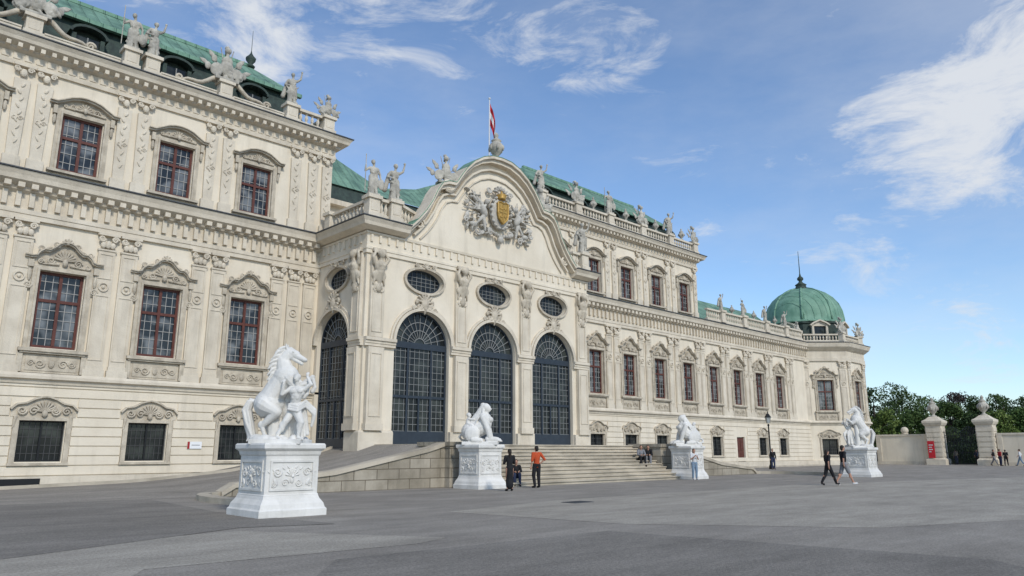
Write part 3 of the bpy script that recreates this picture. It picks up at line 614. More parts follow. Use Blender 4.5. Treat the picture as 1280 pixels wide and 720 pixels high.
# gable
prof=[(0,19.4),(.8,19.34),(1.6,19.05),(2.3,18.6),(2.9,18.0),(3.3,17.45),(3.6,17.0),(3.75,16.8),(4.3,16.75),(4.75,16.55),(5.1,16.05),(5.45,15.3),(5.9,14.6),(6.4,14.0),(6.9,13.5)]
gp=[(GC-x,z) for x,z in prof[::-1]]+[(GC+x,z) for x,z in prof[1:]]
m=MB()
for y in (PY-.05,PY+.4):
    for (xa,za),(xb,zb) in zip(gp[:-1],gp[1:]): m.quad((xa,y,13.2),(xb,y,13.2),(xb,y,zb),(xa,y,za))
pc('gable',m,PLASTER)
m=MB(); m.strip(gp,.22,PY-.46,PY+.42); m.strip([(x,z+.23) for x,z in gp],.16,PY-.64,PY+.45)
m.strip([(GC+(x-GC)*.93,13.4+(z-13.4)*.93-.05) for x,z in gp],.12,PY-.28,PY-.04)
m.strip([(GC+(x-GC)*.86,13.4+(z-13.4)*.86-.15) for x,z in gp],.08,PY-.16,PY-.04)
for s in (-1,1):
    m.spiral((GC+s*4.15,17.0),.4,s,PY-.35,.14); m.spiral((GC+s*6.1,14.2),.33,-s,PY-.25,.1)
pc('gable_moulding',m,STONE)
m=MB().strip([(x,z+.4) for x,z in gp],.04,PY-.66,PY+.47); pc('gable_flashing',m,COPPER)
# coat of arms
random.seed(3); c=MB()
c.ell((0,-.2,1.7),(.85,.28,1.1))
for s in (-1,1):
    c.ell((s*1.45,-.35,1.5),(.22,.24,.42),rot=(0,s*.4,0)); c.ell((s*1.25,-.42,2.15),(.15,.18,.18)); c.cap((s*1.4,-.35,1.8),(s*.9,-.4,2.4),.08,.06); c.cap((s*1.5,-.35,1.15),(s*2.0,-.3,.6),.13,.06); c.cap((s*1.45,-.35,1.05),(s*1.3,-.35,.3),.13,.07)
    for k in range(6): a=rad(-5+19*k); c.cap((s*1.6,-.25,1.6),(s*(1.6+1.35*math.cos(a)),-.18,1.6+1.15*math.sin(a)),.05,.035,6)
    c.cap((s*1.5,-.3,1.9),(s*2.3,-.2,2.7),.12,.05); c.ell((s*2.1,-.25,2.2),(.25,.12,.1),rot=(0,-s*.7,0))
    c.ell((s*2.2,-.25,.55),(.3,.18,.16)); c.ell((s*2.65,-.2,1.05),(.18,.14,.2)); c.spiral((s*1.8,.2),.27,s,-.25,.07); c.spiral((s*.9,3.05),.22,s,-.25,.07); c.spiral((s*2.75,.75),.22,-s,-.25,.06); c.spiral((s*.85,.4),.25,s,-.3,.07)
    for k in range(46): c.ell((s*random.uniform(.85,2.9),-.15,random.uniform(.0,2.7)),(random.uniform(.04,.08),random.uniform(.15,.28),random.uniform(.08,.2)),rot=(0,random.uniform(-1.5,1.5),0),n=7,m=5)
for k in range(7): a=pi*(k+.5)/7; c.ell((.5*math.cos(a),-.35,2.95+.35*math.sin(a)),(.08,.16,.18),rot=(0,pi/2-a,0))
for k in range(9): c.ell((-.9+.225*k,-.3,.15+.12*abs(k-4)*.4),(.09,.2,.13),n=8,m=6)
c.ell((0,-.3,-.05),(.22,.2,.25))
for a in range(18): q=2*pi*a/18; c.ell((.85*math.cos(q),-.38,1.7+1.05*math.sin(q)),(.09,.14,.12),rot=(0,-q,0),n=8,m=6)
COA=FP.put('coat_of_arms',remesh(c,'coat_of_arms',CREST,.028,0),GC+.05,-.05,14.5)
shd=MB(); sp_=[(-.5,.75),(-.25,.82),(0,.74),(.25,.82),(.5,.75),(.52,0),(.42,-.45),(0,-.85),(-.42,-.45),(-.52,0)]
shd.add([(x,-.62,z) for x,z in sp_]+[(x,-.3,z) for x,z in sp_],[tuple(range(10))]+[(i,(i+1)%10,10+(i+1)%10,10+i) for i in range(10)])
shd.tube([(x,-.63,z) for x,z in sp_]+[(sp_[0][0],-.63,sp_[0][1])],.06,6); shd.box(-.05,.05,-.66,-.622,-.6,.6).box(-.35,-.06,-.66,-.622,.0,.1).box(.06,.35,-.66,-.622,.0,.1)
for s in (-1,1):
    for z in (.35,-.25): shd.ell((s*.22,-.63,z),(.1,.05,.16),n=8,m=6); shd.spiral((s*.22,z),.13,s,-.64,.03)
cr=MB().lathe([(.3,0),(.36,.12),(.34,.14),(.42,.38),(.2,.5),(.06,.55),(.1,.65),(.02,.75)],(0,-.45,1.0),12)
ob('gilded_shield',shd.mesh('gilded_shield',GOLD),COA,(0,-.05,1.65),scale=.85); ob('gilded_crown',cr.mesh('gilded_crown',GOLD,True),COA,(0,-.05,1.75),scale=.8)
for (x,y) in ((21.0,37.0),(20.95,32.75),(22.3,32.65),(38.3,32.65)): ped(x,y,13.9)
ZT=13.9
balus((20.95,36.6),(20.95,33.2),ZT); balus((21.35,32.65),(21.9,32.65),ZT); balus((22.75,32.65),(24.4,33.4),ZT); balus((37.1,32.65),(37.9,32.65),ZT)
# ------------------------------------------------------------------ domed tower
TC=(89.4,40.8); AP=6.3; CR=AP/math.cos(pi/8)
ov=[(TC[0]+CR*math.cos(rad(157.5+45*k)),TC[1]+CR*math.sin(rad(157.5+45*k))) for k in range(8)]
tw=MB()
for k in range(8):
    a,b=ov[k],ov[(k+1)%8]; Lw=math.hypot(b[0]-a[0],b[1]-a[1]); fr=Frame(a[0],a[1],(b[0]-a[0])/Lw,(b[1]-a[1])/Lw)
    c=Lw/2
    hs=[rect(c,1.8,6.05,9.5),rect(c,1.75,1.12,2.87)] if k in (0,1,2,3) else []
    wall(tw,fr,0,Lw,0,14,hs)
    if hs:
        put_win(fr,W_P,c,6.05); fr.put('window_surround',S_P,c,0,6.05); put_win(fr,W_G,c,1.12); fr.put('window_surround',S_G,c,0,1.12)
        for s in (.5,Lw-.5): fr.put('pilaster',P_P,s,0,4.9)
pc('tower_wall',tw,PLASTER)
pc('tower_plinth',MB().sweep(ov,[(0,0),(.16,0),(.16,.5),(0,.52)],True),STONE)
pc('string_course',MB().sweep(ov,[(0,4.45),(.12,4.45),(.16,4.6),(.32,4.66),(.32,4.78),(.22,4.9),(0,4.92)],True),STONE)
pc('tower_entablature',MB().sweep(ov,[(0,11.7),(.18,11.7),(.2,12.1),(.14,12.14),(.14,12.85),(.36,13.0),(.72,13.3),(.88,13.73),(0,13.76)],True),STONE)
pc('ledge_flashing',MB().sweep(ov,[(0,13.762),(.92,13.762),(.92,13.82),(0,14.0)],True),LEAD)
inn=[(TC[0]+(x-TC[0])*.97,TC[1]+(y-TC[1])*.97) for x,y in ov]
for k in range(4):
    a,b=Vector(inn[k]),Vector(inn[k+1]); d=(b-a).normalized()*.5; balus(tuple(a+d),tuple(b-d),13.95,.95)
    ped(a.x,a.y,13.95,math.atan2(d.y,d.x),.9)
ped(inn[4][0],inn[4][1],13.95,0,.9)
DC=(TC[0]+.5,TC[1]-.4)
pc('drum',MB().lathe([(4.85,0),(4.85,2.5),(5.05,2.6),(5.05,2.8)],(DC[0],DC[1],13.9),8,.5),SLATE)
pc('tower_floor',MB().lathe([(6.7,0),(6.7,.1)],(TC[0],TC[1],13.86),8,.5),LEAD)
for k in range(3):
    a=rad(180+45*k); ap=4.85*math.cos(pi/8); fr=Frame(DC[0]+ap*math.cos(a),DC[1]+ap*math.sin(a),-math.sin(a),math.cos(a))
    dm=MB().box(-.95,-.7,-.4,0,0,1.9).box(.7,.95,-.4,0,0,1.9); dm.strip([(-1.1,1.9),(-.7,2.2),(0,2.5),(.7,2.2),(1.1,1.9)],.16,-.6,.3).fillto([(-1.1,1.9),(-.7,2.2),(0,2.5),(.7,2.2),(1.1,1.9)],1.88,-.3)
    o=fr.put('dormer',dm.mesh('dormer',STONE),0,0,14.2); ob('pane',MB().box(-.7,.7,-.12,-.08,.2,1.9).mesh('pane',DGLASS),o)
DP=[(4.95,0),(4.75,.25),(4.62,.3),(4.6,.9),(4.45,1.8),(4.1,2.7),(3.5,3.5),(2.7,4.15),(1.8,4.6),(.95,4.85)]
DZ=16.7
pc('dome',MB().lathe(DP,(DC[0],DC[1],DZ),40),COPPER,True)
for k in range(8):
    a=rad(22.5+45*k); pc('dome_rib',MB().tube([(DC[0]+(r+.02)*math.cos(a),DC[1]+(r+.02)*math.sin(a),DZ+z) for r,z in DP[2:]],.13,6),COPPER,True)
pc('finial',MB().lathe([(1.0,4.8),(.7,5.05),(.6,5.35),(.72,5.45),(.3,5.75),(.18,5.95),(.38,6.15),(.38,6.35),(.14,6.6),(.06,7.0),(.03,9.9)],(DC[0],DC[1],DZ),14),SLATE,True)
# ------------------------------------------------------------------ sculptures
def draped(seed,arm=0):
    random.seed(seed); m=MB()
    m.box(-.35,.35,-.3,.3,0,.12)
    for s in (-1,1): m.cap((s*.12,-.02+.08*s,.15),(s*.13,-.05,.6),.12,.14); m.cap((s*.13,-.05,.6),(s*.1,0,1.1),.15,.17)
    for k in range(7): a=2*pi*k/7; m.cap((.25*math.cos(a),.18*math.sin(a),.12),(.13*math.cos(a),.1*math.sin(a),1.15),.07,.06,8)
    m.ell((0,0,1.1),(.22,.17,.2)); m.ell((0,-.02,1.45),(.22,.15,.26)); m.cap((-.2,0,1.62),(.2,0,1.62),.085,.085); m.cap((0,0,1.65),(.02,-.02,1.85),.07,.065); m.ell((.03*arm,-.04,1.97),(.105,.13,.15)); m.ell((.03*arm,.02,2.02),(.12,.12,.12))
    if arm>=0:
        m.cap((.25,0,1.6),(.45,-.05,1.75),.08,.065); m.cap((.45,-.05,1.75),(.5,-.12,2.1),.065,.045); m.ell((.5,-.12,2.18),.07)
        m.cap((-.25,0,1.6),(-.42,.02,1.3),.08,.065); m.cap((-.42,.02,1.3),(-.2,-.22,1.2),.06,.05); m.cap((-.3,.1,1.5),(-.5,.15,.6),.1,.14)
    else:
        m.cap((-.25,0,1.6),(-.48,-.05,1.4),.08,.065); m.cap((-.48,-.05,1.4),(-.52,-.2,1.65),.06,.045); m.cap((-.52,-.2,.15),(-.52,-.2,2.3),.03,.028)
        m.cap((.25,0,1.6),(.4,.02,1.3),.08,.065); m.cap((.4,.02,1.3),(.38,-.15,1.0),.06,.05); m.ell((.42,-.15,.7),(.18,.08,.33))
    for k in range(8): m.cap((random.uniform(-.25,.25),-.16,random.uniform(.5,1.4)),(random.uniform(-.35,.35),-.1,random.uniform(.3,1.3)),.05,.04,6)
    return remesh(m,'statue',STAT,.03,1)
def trophy(seed):
    random.seed(seed); m=MB(); m.box(-.55,.55,-.3,.3,0,.15)
    m.ell((0,0,.7),(.34,.25,.45)); m.ell((0,0,1.1),(.27,.2,.25)); m.cap((0,0,1.3),(0,0,1.5),.08,.08); m.ell((0,-.02,1.65),(.16,.18,.17)); m.cap((0,.05,1.76),(0,.22,1.92),.08,.1); m.cap((0,.1,1.9),(0,.3,1.6),.08,.05)
    m.ell((-.5,-.15,.5),(.3,.08,.36),rot=(0,.4,0)); m.ell((.5,-.15,.48),(.28,.08,.34),rot=(0,-.4,0))
    for k in range(6):
        a=rad(25+26*k); m.cap((.1*math.cos(a),.08,.5),(1.35*math.cos(a),.12,.3+1.55*math.sin(a)),.035,.03,6)
        if k in (0,1,4,5):
            e=(1.1*math.cos(a),.12,.3+1.3*math.sin(a)); m.ell(e,(.22,.05,.12),rot=(0,-a,0)); m.ell((e[0]*.85,.05,e[2]-.2),(.15,.07,.2))
    for k in range(14): m.ell((random.uniform(-.8,.8),random.uniform(-.2,.1),random.uniform(.15,.7)),(random.uniform(.06,.13),.12,random.uniform(.1,.2)),rot=(0,random.uniform(-1,1),0),n=8,m=6)
    return remesh(m,'trophy',STAT,.032,0)
def urnmb(s=1):
    m=MB().lathe([(r*s,z*s) for r,z in [(.3,0),(.3,.12),(.14,.2),(.12,.32),(.3,.5),(.44,.8),(.46,1.05),(.3,1.25),(.24,1.3),(.34,1.38),(.2,1.5),(.1,1.6),(.16,1.75),(.05,1.95)]],n=18)
    for k in range(6): a=2*pi*k/6; m.ell((.45*s*math.cos(a),.45*s*math.sin(a),.85*s),(.1*s,.1*s,.2*s),n=6,m=5)
    return m
S1,S2,S3,TR1,TR2=draped(1,1),draped(2,-1),draped(5,0),trophy(4),trophy(9); URN=urnmb().mesh('urn',STAT,True)
zl=ZB+1.06; zt=ZB+1.1
roofst=[
(5.3,YB,zl,TR1,1.15,'large stone trophy group on the parapet at the far left edge of the photo'),
(1.5,YB,zl,S1,1.0,'stone statue on the near parapet left of the leftmost trophy group'),
(9.5,YB,zl,S2,.98,'left figure of the close pair of stone statues on the near parapet'),
(10.5,YB,zl,S1,.95,'right figure of the close pair of stone statues on the near parapet'),
(14.3,YB,zl,TR2,1.15,'big stone trophy group with banners standing alone between statues on the near parapet'),
(18.2,YB,zl,S3,.98,'lone stone statue on the near parapet just right of the banner trophy group'),
(20.6,YB,zl,TR1,.8,'stone armour trophy at the right end of the near parapet'),
(20.95,32.75,ZT+1.25,S2,1.0,'stone figure on the corner pedestal of the portal terrace'),
(22.3,32.65,ZT+1.25,S1,1.05,'stone figure with raised arm second from the corner of the portal terrace'),
(GC-4.1,PY,17.15,TR2,1.0,'stone trophy on the left shoulder of the portal gable'),
(GC+4.1,PY,17.15,TR1,1.0,'stone trophy on the right shoulder of the portal gable'),
(38.3,32.65,ZT+1.25,S3,1.05,'stone figure on the terrace corner right of the portal gable'),
(39.2,YB,zt,S1,1.0,'stone statue on the far parapet nearest the gable'),
(43.4,YB,zt,TR2,1.0,'stone trophy group on the far parapet, first right of the gable'),
(47.6,YB,zt,S2,1.0,'stone statue on the far parapet, second right of the gable trophy'),
(52.2,YB,zt,TR1,1.0,'stone trophy group on the far parapet, above the middle of the tall block'),
(56.5,YB,zt,S3,1.0,'stone statue on the far parapet, next to last before the block ends'),
(60.6,YB,zt,TR2,.9,'stone trophy group at the right end of the far tall block'),
(65,YB,15.2,S1,.8,'small stone statue on the low wing balustrade nearest the tall block'),
(69.3,YB,15.2,S2,.8,'small stone statue on the low wing balustrade, second of four'),
(74,YB,15.2,S3,.8,'small stone statue on the low wing balustrade, third of four'),
(78.5,YB,15.2,S1,.8,'small stone statue on the low wing balustrade nearest the green dome'),
(inn[1][0],inn[1][1],15.08,TR1,.7,'small trophy on the left corner of the domed pavilion balustrade'),
(inn[2][0],inn[2][1],15.08,TR2,.95,'trophy on the middle corner of the domed pavilion balustrade'),
(inn[3][0],inn[3][1],15.08,TR1,.9,'trophy on the rightmost corner of the domed pavilion balustrade')]
for x,y,z,me,s,lab in roofst:
    nm='trophy' if me in (TR1,TR2) else 'statue'; tag(ob(nm,me,None,(x,y,z-.02),random.uniform(-.4,.2),scale=s),lab,'sculpture',nm+'s along the roof parapets' if nm=='trophy' else 'statues along the roof parapets')
tag(ob('urn',urnmb(1.0).mesh('urn',STAT,True),None,(GC,PY,19.8)),'stone urn crowning the top of the portal gable','urn')
for x,z,s,lab in [(45.5,ZB+.97,.6,'small stone urn on the far parapet, leftmost of the tall block urns'),(49.9,ZB+.97,.6,'small stone urn on the far parapet, second from the gable'),(54.35,ZB+.97,.6,'small stone urn on the far parapet, third from the gable'),(58.55,ZB+.97,.6,'small stone urn on the far parapet nearest the end of the tall block'),(67.1,15.09,.5,'tiny stone urn on the low wing balustrade nearest the tall block'),(71.6,15.09,.5,'tiny stone urn in the middle of the low wing balustrade'),(76.2,15.09,.5,'tiny stone urn on the low wing balustrade nearest the dome')]:
    tag(ob('urn',URN,None,(x,YB,z),scale=s),lab,'urn','small urns along the balustrades')
# flag
fl=thing('flag','red white red flag hanging limp from a pole above the portal gable','flag',(36.2,40.2,19.5))
ob('pole',MB().tube([(0,0,0),(0,0,9.4)],[.07,.04],8).ell((0,0,9.5),.1).mesh('pole',pmat('white_pole',(.6,.6,.6),None,1,.4),True),fl)
RED=pmat('flag_red',(.5,.02,.03),(.42,.015,.02),2,.8); WHT=pmat('flag_white',(.75,.75,.75),None,2,.8)
for i,(nm,mt) in enumerate((('upper_stripe',RED),('middle_stripe',WHT),('lower_stripe',RED))):
    m=MB(); nn=14; vs=[]
    for j in range(nn+1):
        q=j/nn; xx=.05+.42*math.sin(q*1.7); yy=.13*math.sin(q*13+i*.4); dz=-2.0*q
        vs+=[(xx,yy,9.1-i*.62+dz),(xx*(1-.15*q),yy+.02,9.1-(i+1)*.62+dz)]
    m.add(vs,[(2*j,2*j+2,2*j+3,2*j+1) for j in range(nn)]); 
    ob(nm,m.mesh(nm,mt,True),fl,(0,0,0),-.78)
# plinths
def plinth_mesh(s,h):
    q=math.sqrt(2)*.5*s; pr=[(1.0,0),(1.0,.16),(.96,.2),(.93,.3),(.84,.42),(.81,.5),(.81,.52),(.79,.54),(.79,h-.32),(.82,h-.28),(.84,h-.2),(.90,h-.15),(.92,h-.13),(.92,h-.04),(.89,h)]
    m=MB().lathe([(a*q,b) for a,b in pr],(0,0,0),4,.5)
    for k in range(4):
        r=MB(); d=-.395*s; w=.33*s; z0,z1=.62,h-.42
        for a,b,c,e in ((-w,w,z0,z0+.05),(-w,w,z1-.05,z1),(-w,-w+.05,z0+.05,z1-.05),(w-.05,w,z0+.05,z1-.05)): r.box(a,b,d-.03,d-.002,c,e)
        m.merge(r,Matrix.Rotation(pi/2*k,4,'Z'))
    r=MB(); d=-.395*s-.005; zc=(h+.2)/2
    for t in (-1,1):
        r.spiral((t*.22*s,zc+.08),.12,t,d,.024); r.spiral((t*.1*s,zc-.18),.1,-t,d,.02); r.ell((t*.24*s,d,zc-.16),(.05,.02,.1),rot=(0,t*.5,0),n=8,m=6); r.spiral((t*.27*s,zc-.22),.07,t,d,.018)
        for k in range(5): r.ell((t*(.06+.07*k)*s,d,zc+.2-.03*k),(.025,.016,.06),rot=(0,t*.8,0),n=6,m=5)
    r.shell((0,zc-.02),.17,d,7,.026); r.ell((0,d,zc-.1),(.06,.03,.1),n=8,m=6)
    return m.mesh('plinth_block',MARB),r.mesh('relief_panel',MARB,True)
def plinth(pos,s,h,lab):
    t=thing('statue_plinth',lab,'plinth',pos,0,'white plinths of the forecourt sculptures'); a,b=plinth_mesh(s,h); ob('plinth_block',a,t)
    for k in range(4): ob('relief_panel',b,t,(0,0,0),pi/2*k)
    return t
H1=(9.25,18.3,0); H2=(48.6,19.0,0); X1=(21.85,24.7,0); X2=(37.85,24.6,0)
plinth(H1,1.82,1.78,'tall white moulded plinth with relief under the nearest rearing horse')
plinth(X1,1.65,1.85,'white moulded plinth left of the stairs, under the nearer sphinx')
plinth(X2,1.65,1.85,'white moulded plinth right of the stairs, under the farther sphinx')
plinth(H2,1.82,1.78,'white moulded plinth under the far horse group near the gate')
# horse
h=MB()
h.ell((-.36,0,1.02),(.42,.36,.40),rot=(0,-.5,0),n=16,m=10); h.cap((-.34,0,1.12),(-.08,0,1.58),.33,.31,14); h.ell((.02,0,1.68),(.35,.33,.38),rot=(0,.3,0),n=16,m=10)
h.cap((.0,0,1.85),(-.08,0,2.14),.25,.18,12); h.cap((-.08,0,2.14),(.05,.0,2.36),.17,.135,12); h.cap((.07,0,2.38),(.25,0,2.32),.13,.11,12); h.cap((.25,0,2.30),(.5,0,2.17),.098,.062,12); h.cap((.2,0,2.21),(.42,0,2.07),.065,.045); h.ell((.13,0,2.31),(.14,.11,.14))
for s in (-1,1):
    h.cap((.02,s*.075,2.47),(-.01,s*.085,2.6),.036,.015,6); h.ell((.21,s*.11,2.38),.028,n=6,m=5); h.ell((.53,s*.042,2.17),.025,n=6,m=5)
    h.cap((-.42,s*.17,.98),(-.1,s*.23,.80),.25,.15,12); h.cap((-.1,s*.23,.78),(-.44,s*.2,.46),.14,.072,10); h.ell((-.48,s*.2,.47),(.085,.065,.1)); h.cap((-.46,s*.2,.44),(-.36,s*.2,.16),.058,.05,10); h.cap((-.36,s*.2,.16),(-.29,s*.2,.07),.055,.088,10)
h.cap((.16,.18,1.66),(.38,.2,1.5),.17,.11,10); h.cap((.38,.2,1.5),(.68,.18,1.74),.095,.062,10); h.cap((.68,.18,1.74),(.76,.16,1.46),.055,.044,10); h.cap((.76,.16,1.46),(.7,.16,1.36),.05,.066)
h.cap((.16,-.18,1.66),(.36,-.2,1.44),.17,.11,10); h.cap((.36,-.2,1.44),(.68,-.2,1.55),.095,.062,10); h.cap((.68,-.2,1.55),(.66,-.2,1.26),.055,.044,10); h.cap((.66,-.2,1.26),(.58,-.2,1.18),.05,.066)
for k in range(22):
    q=k/21; x=-.22-.1*math.sin(q*3)+.14*q; z=1.68+.82*q
    for yy in (-1,1): h.tube([(x+.05,yy*.05,z+.02),(x-.06,yy*(.11+.03*math.sin(k*2.1)),z-.04),(x-.17,yy*(.15+.05*math.sin(k*2.1)),z-.17-.05*math.cos(k*1.7))],[.05,.045,.014],6)
for k in range(5): h.tube([(.04+.04*k,.02,2.5-.02*k),(.12+.04*k,.05*math.sin(k*3),2.5-.03*k),(.18+.05*k,.09*math.sin(k*3),2.4-.04*k)],[.035,.03,.012],6)
tl=[(-.64,0,1.05),(-.84,0,1.1),(-.95,0,.85),(-.88,.02,.5),(-.78,0,.2),(-.84,0,.05)]
h.tube(tl,[.06,.1,.12,.13,.12,.05],10)
for k in range(6): h.tube([(x+.06*math.sin(k*2+i),y+.12*math.cos(k*1.3),z) for i,(x,y,z) in enumerate(tl[1:])],[.04,.05,.055,.05,.02],6)
HM=remesh(h,'horse',MARB,.013,0)
r=MB(); random.seed(11)
r.box(-.66,.66,-.6,.6,-.04,.1)
for k in range(22): r.ell((random.uniform(-.55,.55),random.uniform(-.45,.45),.1),(random.uniform(.1,.22),random.uniform(.1,.2),random.uniform(.06,.14)),n=8,m=6)
r.cap((-.15,0,.05),(-.25,0,.55),.2,.15); r.cap((-.25,0,.5),(-.2,0,.95),.15,.2); r.cap((.1,.1,.1),(.1,.1,1.0),.17,.14); r.cap((.1,.1,1.0),(.12,.05,1.4),.14,.12)
for k in range(7): a=k*.9; r.cap((-.15+.15*math.cos(a),.15*math.sin(a),.1),(-.25+.12*math.cos(a+.5),.12*math.sin(a+.5),.8),.045,.045,6)
RM=remesh(r,'rock_base',MARB,.024,1)
mn=MB()
def limb(m,pts,rs):
    for a,b,c,d in zip(pts[:-1],pts[1:],rs[:-1],rs[1:]): m.cap(a,b,c,d,10)
limb(mn,[(.42,-.3,.86),(.6,-.38,.52),(.54,-.36,.18)],[.13,.085,.045]); mn.ell((.56,-.36,.42),(.08,.08,.15)); mn.cap((.54,-.36,.14),(.68,-.44,.1),.048,.036)
limb(mn,[(.34,-.16,.88),(.2,-.38,.55),(.02,-.4,.2)],[.13,.085,.045]); mn.ell((.12,-.38,.42),(.08,.08,.14)); mn.cap((.02,-.4,.15),(.14,-.5,.1),.048,.036)
mn.ell((.38,-.25,.95),(.165,.15,.145)); mn.cap((.38,-.25,.98),(.42,-.28,1.22),.12,.155,12); mn.ell((.43,-.29,1.3),(.205,.145,.17)); mn.cap((.26,-.27,1.4),(.62,-.31,1.38),.075,.075)
for t in (-1,1): mn.ell((.43+t*.09,-.4,1.33),(.085,.05,.07)); mn.ell((.41+t*.05,-.38,1.15),(.05,.04,.05))
mn.cap((.43,-.29,1.4),(.41,-.31,1.56),.055,.055); mn.ell((.4,-.33,1.65),(.08,.09,.11)); mn.ell((.41,-.30,1.70),(.1,.1,.09)); mn.ell((.38,-.42,1.64),.02,n=6,m=5)
limb(mn,[(.62,-.31,1.38),(.78,-.32,1.5),(.66,-.24,1.7)],[.07,.054,.036]); limb(mn,[(.26,-.27,1.4),(.06,-.38,1.24),(.1,-.42,1.5)],[.07,.054,.036])
for bx,by,bz in ((.66,-.24,1.72),(.1,-.42,1.52)):
    mn.ell((bx,by,bz+.03),(.042,.028,.047))
    for k in range(5): mn.cap((bx-.035+.017*k,by-.01,bz+.05),(bx-.04+.02*k,by+.04,bz+.11-.008*abs(k-2)),.012,.01,6)
for k in range(9): mn.cap((.3+.035*k,-.1+.02*math.sin(k*2),1.0),(.18+.06*k,.02+.06*math.sin(k*1.7),.15+.05*(k%3)),.05,.055,6)
for o_ in (0,.06,.12): limb(mn,[(.26,-.36-o_*.3,.98-o_),(.5,-.4-o_*.3,.93-o_),(.62,-.15,1.08-o_),(.85,-.05,.85-o_),(.78,-.02,.45)],[.035,.04,.045,.05,.04])
MM=remesh(mn,'groom_figure',MARB,.012,0)
A0=HEAD-pi/2
def horse(pos,rz,lab):
    t=thing('horse_sculpture',lab,'sculpture',pos,rz,'white rearing horse groups'); ob('horse',HM,t); ob('groom_figure',MM,t); ob('rock_base',RM,t); return t
hs=horse((H1[0],H1[1],1.78),A0,'white marble rearing horse held by a standing man on the nearest plinth at left')
dup(hs,(H2[0],H2[1],1.78),A0+pi,'white marble rearing horse group on the far plinth near the gate')
# sphinx: reclining lion body, raised chest and woman's head, small child behind
s=MB(); s.box(-.78,.78,-.44,.44,-.04,.1)
s.ell((-.4,0,.5),(.46,.4,.42),n=16,m=10); s.cap((-.35,0,.54),(.05,0,.7),.36,.36,14); s.ell((.16,0,.86),(.34,.35,.46),rot=(0,.2,0),n=16,m=10); s.cap((.13,-.15,1.1),(.13,.15,1.1),.2,.2,12)
for t in (-1,1):
    s.ell((.42,t*.13,1.0),.135); s.cap((.12,t*.33,1.08),(.34,t*.36,.62),.135,.12,10); s.cap((.34,t*.36,.62),(.44,t*.3,.24),.12,.11); s.cap((.35,t*.28,.2),(.72,t*.25,.18),.13,.115,10); s.ell((.78,t*.25,.16),(.13,.12,.09))
    for k in range(3): s.cap((.8,t*.25-.07+.07*k,.15),(.91,t*.25-.08+.08*k,.12),.042,.032,6)
    s.ell((-.34,t*.33,.42),(.35,.15,.34)); s.cap((-.3,t*.39,.18),(.06,t*.39,.15),.12,.1)
s.cap((.18,0,1.15),(.25,0,1.34),.13,.11); s.ell((.3,0,1.46),(.15,.135,.18),n=14,m=10); s.ell((.22,0,1.5),(.2,.185,.19),n=14,m=10); s.cap((.44,0,1.48),(.465,0,1.435),.022,.03,6); s.cap((.43,-.035,1.37),(.43,.035,1.37),.018,.018,6)
s.ell((.1,0,1.62),(.12,.12,.09)); s.cap((.1,0,1.5),(-.12,0,1.1),.15,.2,12); s.cap((.12,.1,1.45),(.12,.2,1.2),.09,.07); s.cap((.12,-.1,1.45),(.12,-.2,1.2),.09,.07); s.cap((-.12,0,1.12),(-.35,0,.85),.2,.2,12)
for k in range(7): s.tube([(.05,-.27+.09*k,1.2),(-.12,-.3+.1*k,1.0),(-.22,-.3+.1*k,.78)],[.04,.045,.03],6)
s.tube([(-.8,0,.42),(-.95,.1,.3),(-.86,.3,.17),(-.5,.44,.13)],[.06,.055,.05,.05],8)
s.cap((-.56,-.06,.84),(-.52,-.06,1.0),.11,.105); s.ell((-.5,-.07,1.17),(.1,.095,.105)); s.ell((-.53,-.06,1.21),(.105,.1,.09)); s.cap((-.5,-.15,1.03),(-.28,-.2,1.0),.048,.04); s.cap((-.5,.04,1.03),(-.28,.05,1.05),.048,.04); s.cap((-.54,-.15,.82),(-.34,-.34,.74),.08,.065); s.cap((-.34,-.34,.74),(-.38,-.42,.5),.06,.045)
SM=remesh(s,'sphinx_body',MARB,.014,0)
def sphinx(pos,rz,lab): return tag(ob('sphinx_sculpture',SM,None,pos,rz,scale=(1,1,1.05)),lab,'sculpture','white sphinxes beside the stairs')
sphinx((X1[0],X1[1],1.87),A0-.05,'white crouching sphinx with a child on its back, left of the stairs')
sphinx((X2[0],X2[1],1.87),A0+pi+.1,'white crouching sphinx on the plinth right of the stairs')
# ------------------------------------------------------------------ people
SKIN=pmat('skin',(.48,.27,.19),(.42,.23,.16),4,.6)
HAIRD=pmat('dark_hair',(.018,.013,.01),None,4,.6); HAIRB=pmat('brown_hair',(.07,.04,.02),None,4,.6)
BLK=pmat('black_cloth',(.012,.012,.014),(.02,.02,.022),5,.9); ORG=pmat('orange_cloth',(.50,.085,.03),(.42,.065,.02),5,.9); WHC=pmat('white_cloth',(.6,.6,.6),None,5,.9); JEAN=pmat('pale_denim',(.22,.3,.38),(.16,.22,.3),8,.9); GRY=pmat('grey_cloth',(.2,.2,.21),None,5,.9); NAVY=pmat('navy_cloth',(.03,.04,.08),None,5,.9); REDC=pmat('red_cloth',(.35,.03,.03),None,5,.9); TAN=pmat('tan_cloth',(.35,.28,.2),None,5,.9)
def J(**k):
    d=dict(pel=(0,0,.93),che=(0,0,1.25),nec=(0,0,1.44),hea=(0,-.015,1.58))
    for s,t in ((-1,'r'),(1,'l')):
        d['hip'+t]=(s*.09,0,.9); d['kne'+t]=(s*.1,-.02,.5); d['ank'+t]=(s*.1,.02,.09); d['toe'+t]=(s*.12,-.15,.04)
        d['sho'+t]=(s*.175,0,1.385); d['elb'+t]=(s*.23,.03,1.1); d['wri'+t]=(s*.24,-.05,.86); d['fin'+t]=(s*.235,-.07,.72)
    d.update(k); return {a:Vector(b) for a,b in d.items()}
